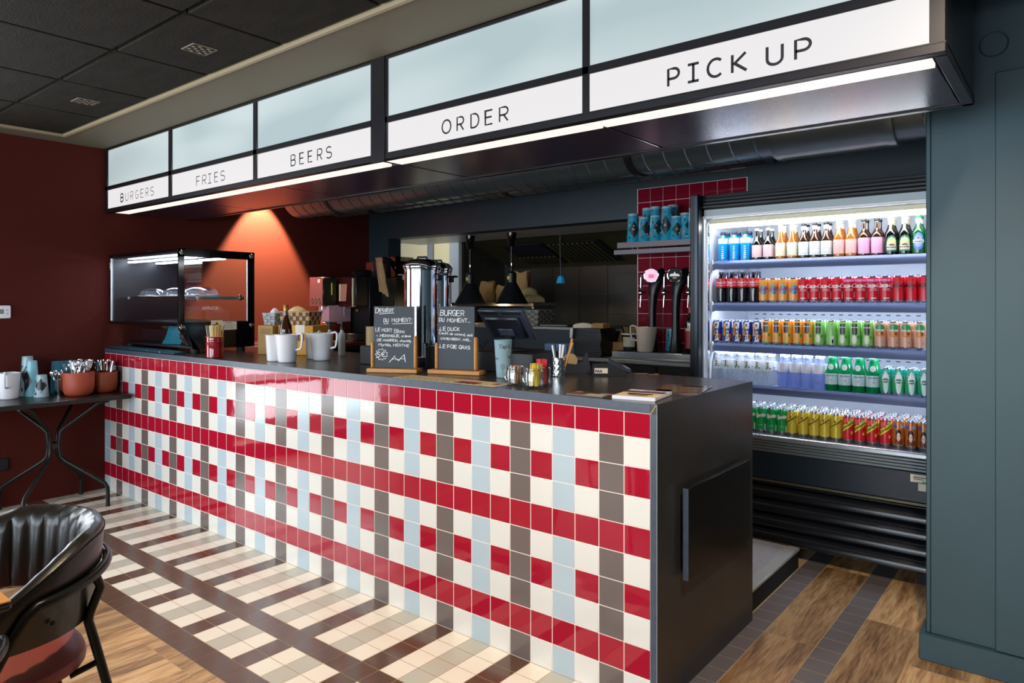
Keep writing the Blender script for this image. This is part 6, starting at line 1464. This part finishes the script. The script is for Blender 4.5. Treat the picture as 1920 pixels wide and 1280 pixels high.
cutlery_pot('cutlery_pot','terracotta pot full of forks on the side table, left of the two',(-4.10,-0.275,ZK),0.092,0.155,TERRA,['fork','fork','spoon'],34,'chrome %s standing in the left terracotta pot','%ss in the left terracotta pot',1,0.215)
cutlery_pot('cutlery_pot','terracotta pot packed with knives on the side table, nearest the counter',(-4.150,-0.098,ZK),0.082,0.142,M('terracotta_dark','#93401F',0.55),['knife'],44,'steel %s standing in the right terracotta pot','knives in the right terracotta pot%.0s',2,0.20,0.30)
cutlery_pot('spoon_cup','small steel cup of teaspoons left of the terracotta pots',(-4.215,-0.352,ZK),0.030,0.105,CHROME,['spoon'],10,'small %s in the steel cup','tea%ss in the steel cup',3,0.135,0.5,True)
napkins('napkin_stack',(-4.335,-0.27,ZK+0.0),6,0.19,0.09,0.215,1.25,'teal napkins standing behind the left terracotta pot on the side table',tilt=0.12)
t = thing('glass_tumbler','small glass with an orange reflection put into its tint beside the right terracotta pot','glass',(-4.20,0.0-0.032,ZK))

m = MB(); m.lathe([(0.022,0),(0.025,0.003),(0.029,0.13),(0.027,0.13),(0.022,0.006),(0,0.005)],thin_glass('tumbler_reflection_tint',(0.85,0.62,0.5),0.1),20); m.build('glass_body', t)  # the orange reflection is put into the tint of the glass

# ================================================================== DINING CHAIRS AND TABLE
LEA = M('leather_black','#17130F',0.33,coat=0.1,bump=0.04,bscale=160); LEAR = M('leather_brown_red','#8A3D34',0.45,bump=0.03,bscale=160)
def chair(label, loc, rz, back_mat, seat_mat):
    # faces local -Y, back on +Y; centre of the tub at the origin
    t = thing('tub_chair',label,'chair',loc,rz)
    A0, A1 = math.radians(-16), math.radians(196); n = 212; fl_ = 34
    def ztop(a):
        u = abs(a-PI/2)/(A1-PI/2); return 0.775-0.012*u-0.145*max(0,(u-0.42)/0.58)**1.5
    def sec(a, groove=True):
        u = abs(a-PI/2)/(A1-PI/2); zt = ztop(a); zb = 0.545+0.02*max(0,u-0.6)
        g = abs(math.sin((a-PI/2)*fl_/1.0*0.5)); fin = 0.013*(g**0.55) if groove else 0.013
        th = 0.040
        ro = 0.292; pts = []
        flare = 0.018
        # outer bottom -> outer top -> rolled rim -> inner -> inner bottom
        H = zt-zb
        pts.append((ro-0.030,zb)); pts.append((ro-0.018,zb+0.004)); pts.append((ro-0.010,zb+0.25*H)); pts.append((ro-0.002,zb+0.6*H)); pts.append((ro+0.004,zt-0.018))
        pts.append((ro+0.001,zt-0.005)); pts.append((ro-0.008,zt)); pts.append((ro-0.022+0.003*g,zt+0.002)); pts.append((ro-0.036+0.003*g,zt-0.006)); pts.append((ro-0.045-fin*0.4,zt-0.022))
        pts.append((ro-0.046-fin,zt-0.05)); pts.append((ro-0.050-fin,zb+0.5*H)); pts.append((ro-0.056-fin,zb+0.2*H)); pts.append((ro-0.052-fin*0.5,zb+0.01)); pts.append((ro-0.042,zb-0.001))
        return pts
    m = MB(); vs=[];fs=[]; K=None
    for i in range(n+1):
        a = A0+(A1-A0)*i/n; s_ = sec(a); K = len(s_)
        e = min(i,n-i)/3.0; c_r = sum(p[0] for p in s_)/K; c_z = sum(p[1] for p in s_)/K; f = 1.0 if e >= 1 else (0.55+0.45*math.sqrt(max(0,1-(1-e)**2)))
        for r,z in s_:
            r = c_r+(r-c_r)*f; z = c_z+(z-c_z)*(0.9+0.1*f if f<1 else 1)
            vs.append((r*math.cos(a),r*math.sin(a),z))
    for i in range(n):
        for k in range(K): fs.append((i*K+k,i*K+(k+1)%K,(i+1)*K+(k+1)%K,(i+1)*K+k))
    fs.append(tuple(range(K))); fs.append(tuple(n*K+k for k in range(K-1,-1,-1)))
    m.add(vs,fs,back_mat); bk = m.build('backrest', t)
    m = MB(); P = []
    for i in range(60):
        a = A0+0.02+(A1-A0-0.04)*i/59; P.append((0.2965*math.cos(a),0.2965*math.sin(a),ztop(a)-0.016))
    m.tube(P,0.0022,back_mat,6); m.build('piping', bk)
    m = MB(); n2 = 40; R = 0.272; prof = [(0.0,0.432),(R*0.92,0.432),(R*0.99,0.438),(R*1.0,0.450),(R*0.985,0.464),(R*0.93,0.474),(R*0.75,0.480),(R*0.4,0.484),(0,0.485)]; vs=[];fs=[]
    for r,z in prof:
        for k in range(n2):
            a=2*PI*k/n2; q = 1+0.05*math.cos(4*a)*-1; vs.append((r*q*math.cos(a),r*q*math.sin(a)-0.02,z))
    for j in range(len(prof)-1):
        for k in range(n2): fs.append((j*n2+k,j*n2+(k+1)%n2,(j+1)*n2+(k+1)%n2,(j+1)*n2+k))
    m.add(vs,fs,seat_mat); m.build('seat_cushion', t)
    m = MB(); m.tube([(0.225*math.cos(2*PI*i/28),0.225*math.sin(2*PI*i/28)-0.02,0.422) for i in range(28)],0.010,TUBE,8,closed=True); m.build('seat_frame', t)
    # frame: a tube that runs round the outside of the back and down as front legs, plus splayed rear legs
    rz_ = lambda a: 0.655+0.015*math.sin(a)
    m = MB(); P = []
    for i in range(41):
        a = math.radians(12)+math.radians(156)*i/40; P.append((0.303*math.cos(a),0.303*math.sin(a),rz_(a)))
    pre = [(0.262,-0.20,0.005),(0.272,-0.10,0.32),(0.286,-0.02,0.53),(0.292,0.015,0.60),(0.298,0.04,0.64)]
    m.tube(pre+P+[(-x,y,z) for x,y,z in pre[::-1]],0.0115,TUBE,12); m.build('frame_tube', t)
    for s_ in (1,-1):
        a = math.radians(55); 
        m = MB(); m.tube([(s_*0.300*math.cos(math.radians(45)),0.300*math.sin(math.radians(45)),0.668),(s_*0.208,0.228,0.63),(s_*0.197,0.207,0.565),(s_*0.194,0.205,0.545),(s_*0.199,0.215,0.50),(s_*0.262,0.318,0.005)],0.0115,TUBE,12); m.build('rear_leg', t)
        m = MB(); m.tube([(s_*0.20,0.16,0.425),(s_*0.207,0.228,0.44)],0.008,TUBE,8); m.tube([(s_*0.17,-0.12,0.42),(s_*0.270,-0.115,0.30)],0.008,TUBE,8); m.build('seat_bracket', t)
    for (a,zz) in ((math.radians(20),0.60),(math.radians(160),0.60)):
        m = MB(); m.lathe([(0,0),(0.006,0.0),(0.006,0.003),(0,0.004)],BLACKM,10,TR(0.290*math.cos(a),0.290*math.sin(a),zz,rz=a) @ Matrix.Rotation(PI/2,4,'Y'),cap=False); m.build('screw_cap', t)
    return t
chair('black leather tub chair with fluted back and brown-red seat in the foreground',(-1.052,-1.588,0),0.0,LEA,LEAR)
chair('brown-red tub chair mostly cut off by the lower left edge of the photo',(-0.688,-1.925,0),-PI/2,LEAR,LEAR)
t = thing('dining_table','light wood dining table with black edge, only its corner in view','table',(-1.10,-1.965,0))
m = MB(); m.box(-0.49,0.492,-0.35,0.35,0.720,0.738,BLACK,0.006); tp = m.build('tabletop', t)
m = MB(); m.box(-0.49,0.490,-0.35,0.348,0.738,0.742,OAK,0.001); m.build('wood_surface', tp)
m = MB(); m.cyl(0.04,0.02,0.712,BLACK,20); m.build('pedestal', t)
m = MB(); m.lathe([(0.24,0),(0.24,0.012),(0.05,0.025)],BLACK,30); m.build('foot_plate', t)

# keep labels short
for o in COL.objects:
    if 'label' in o and o.parent is None:
        n = len(o['label'].split())
        if n > 16 or n < 4: print('LABELLEN', n, o.name, o['label'])
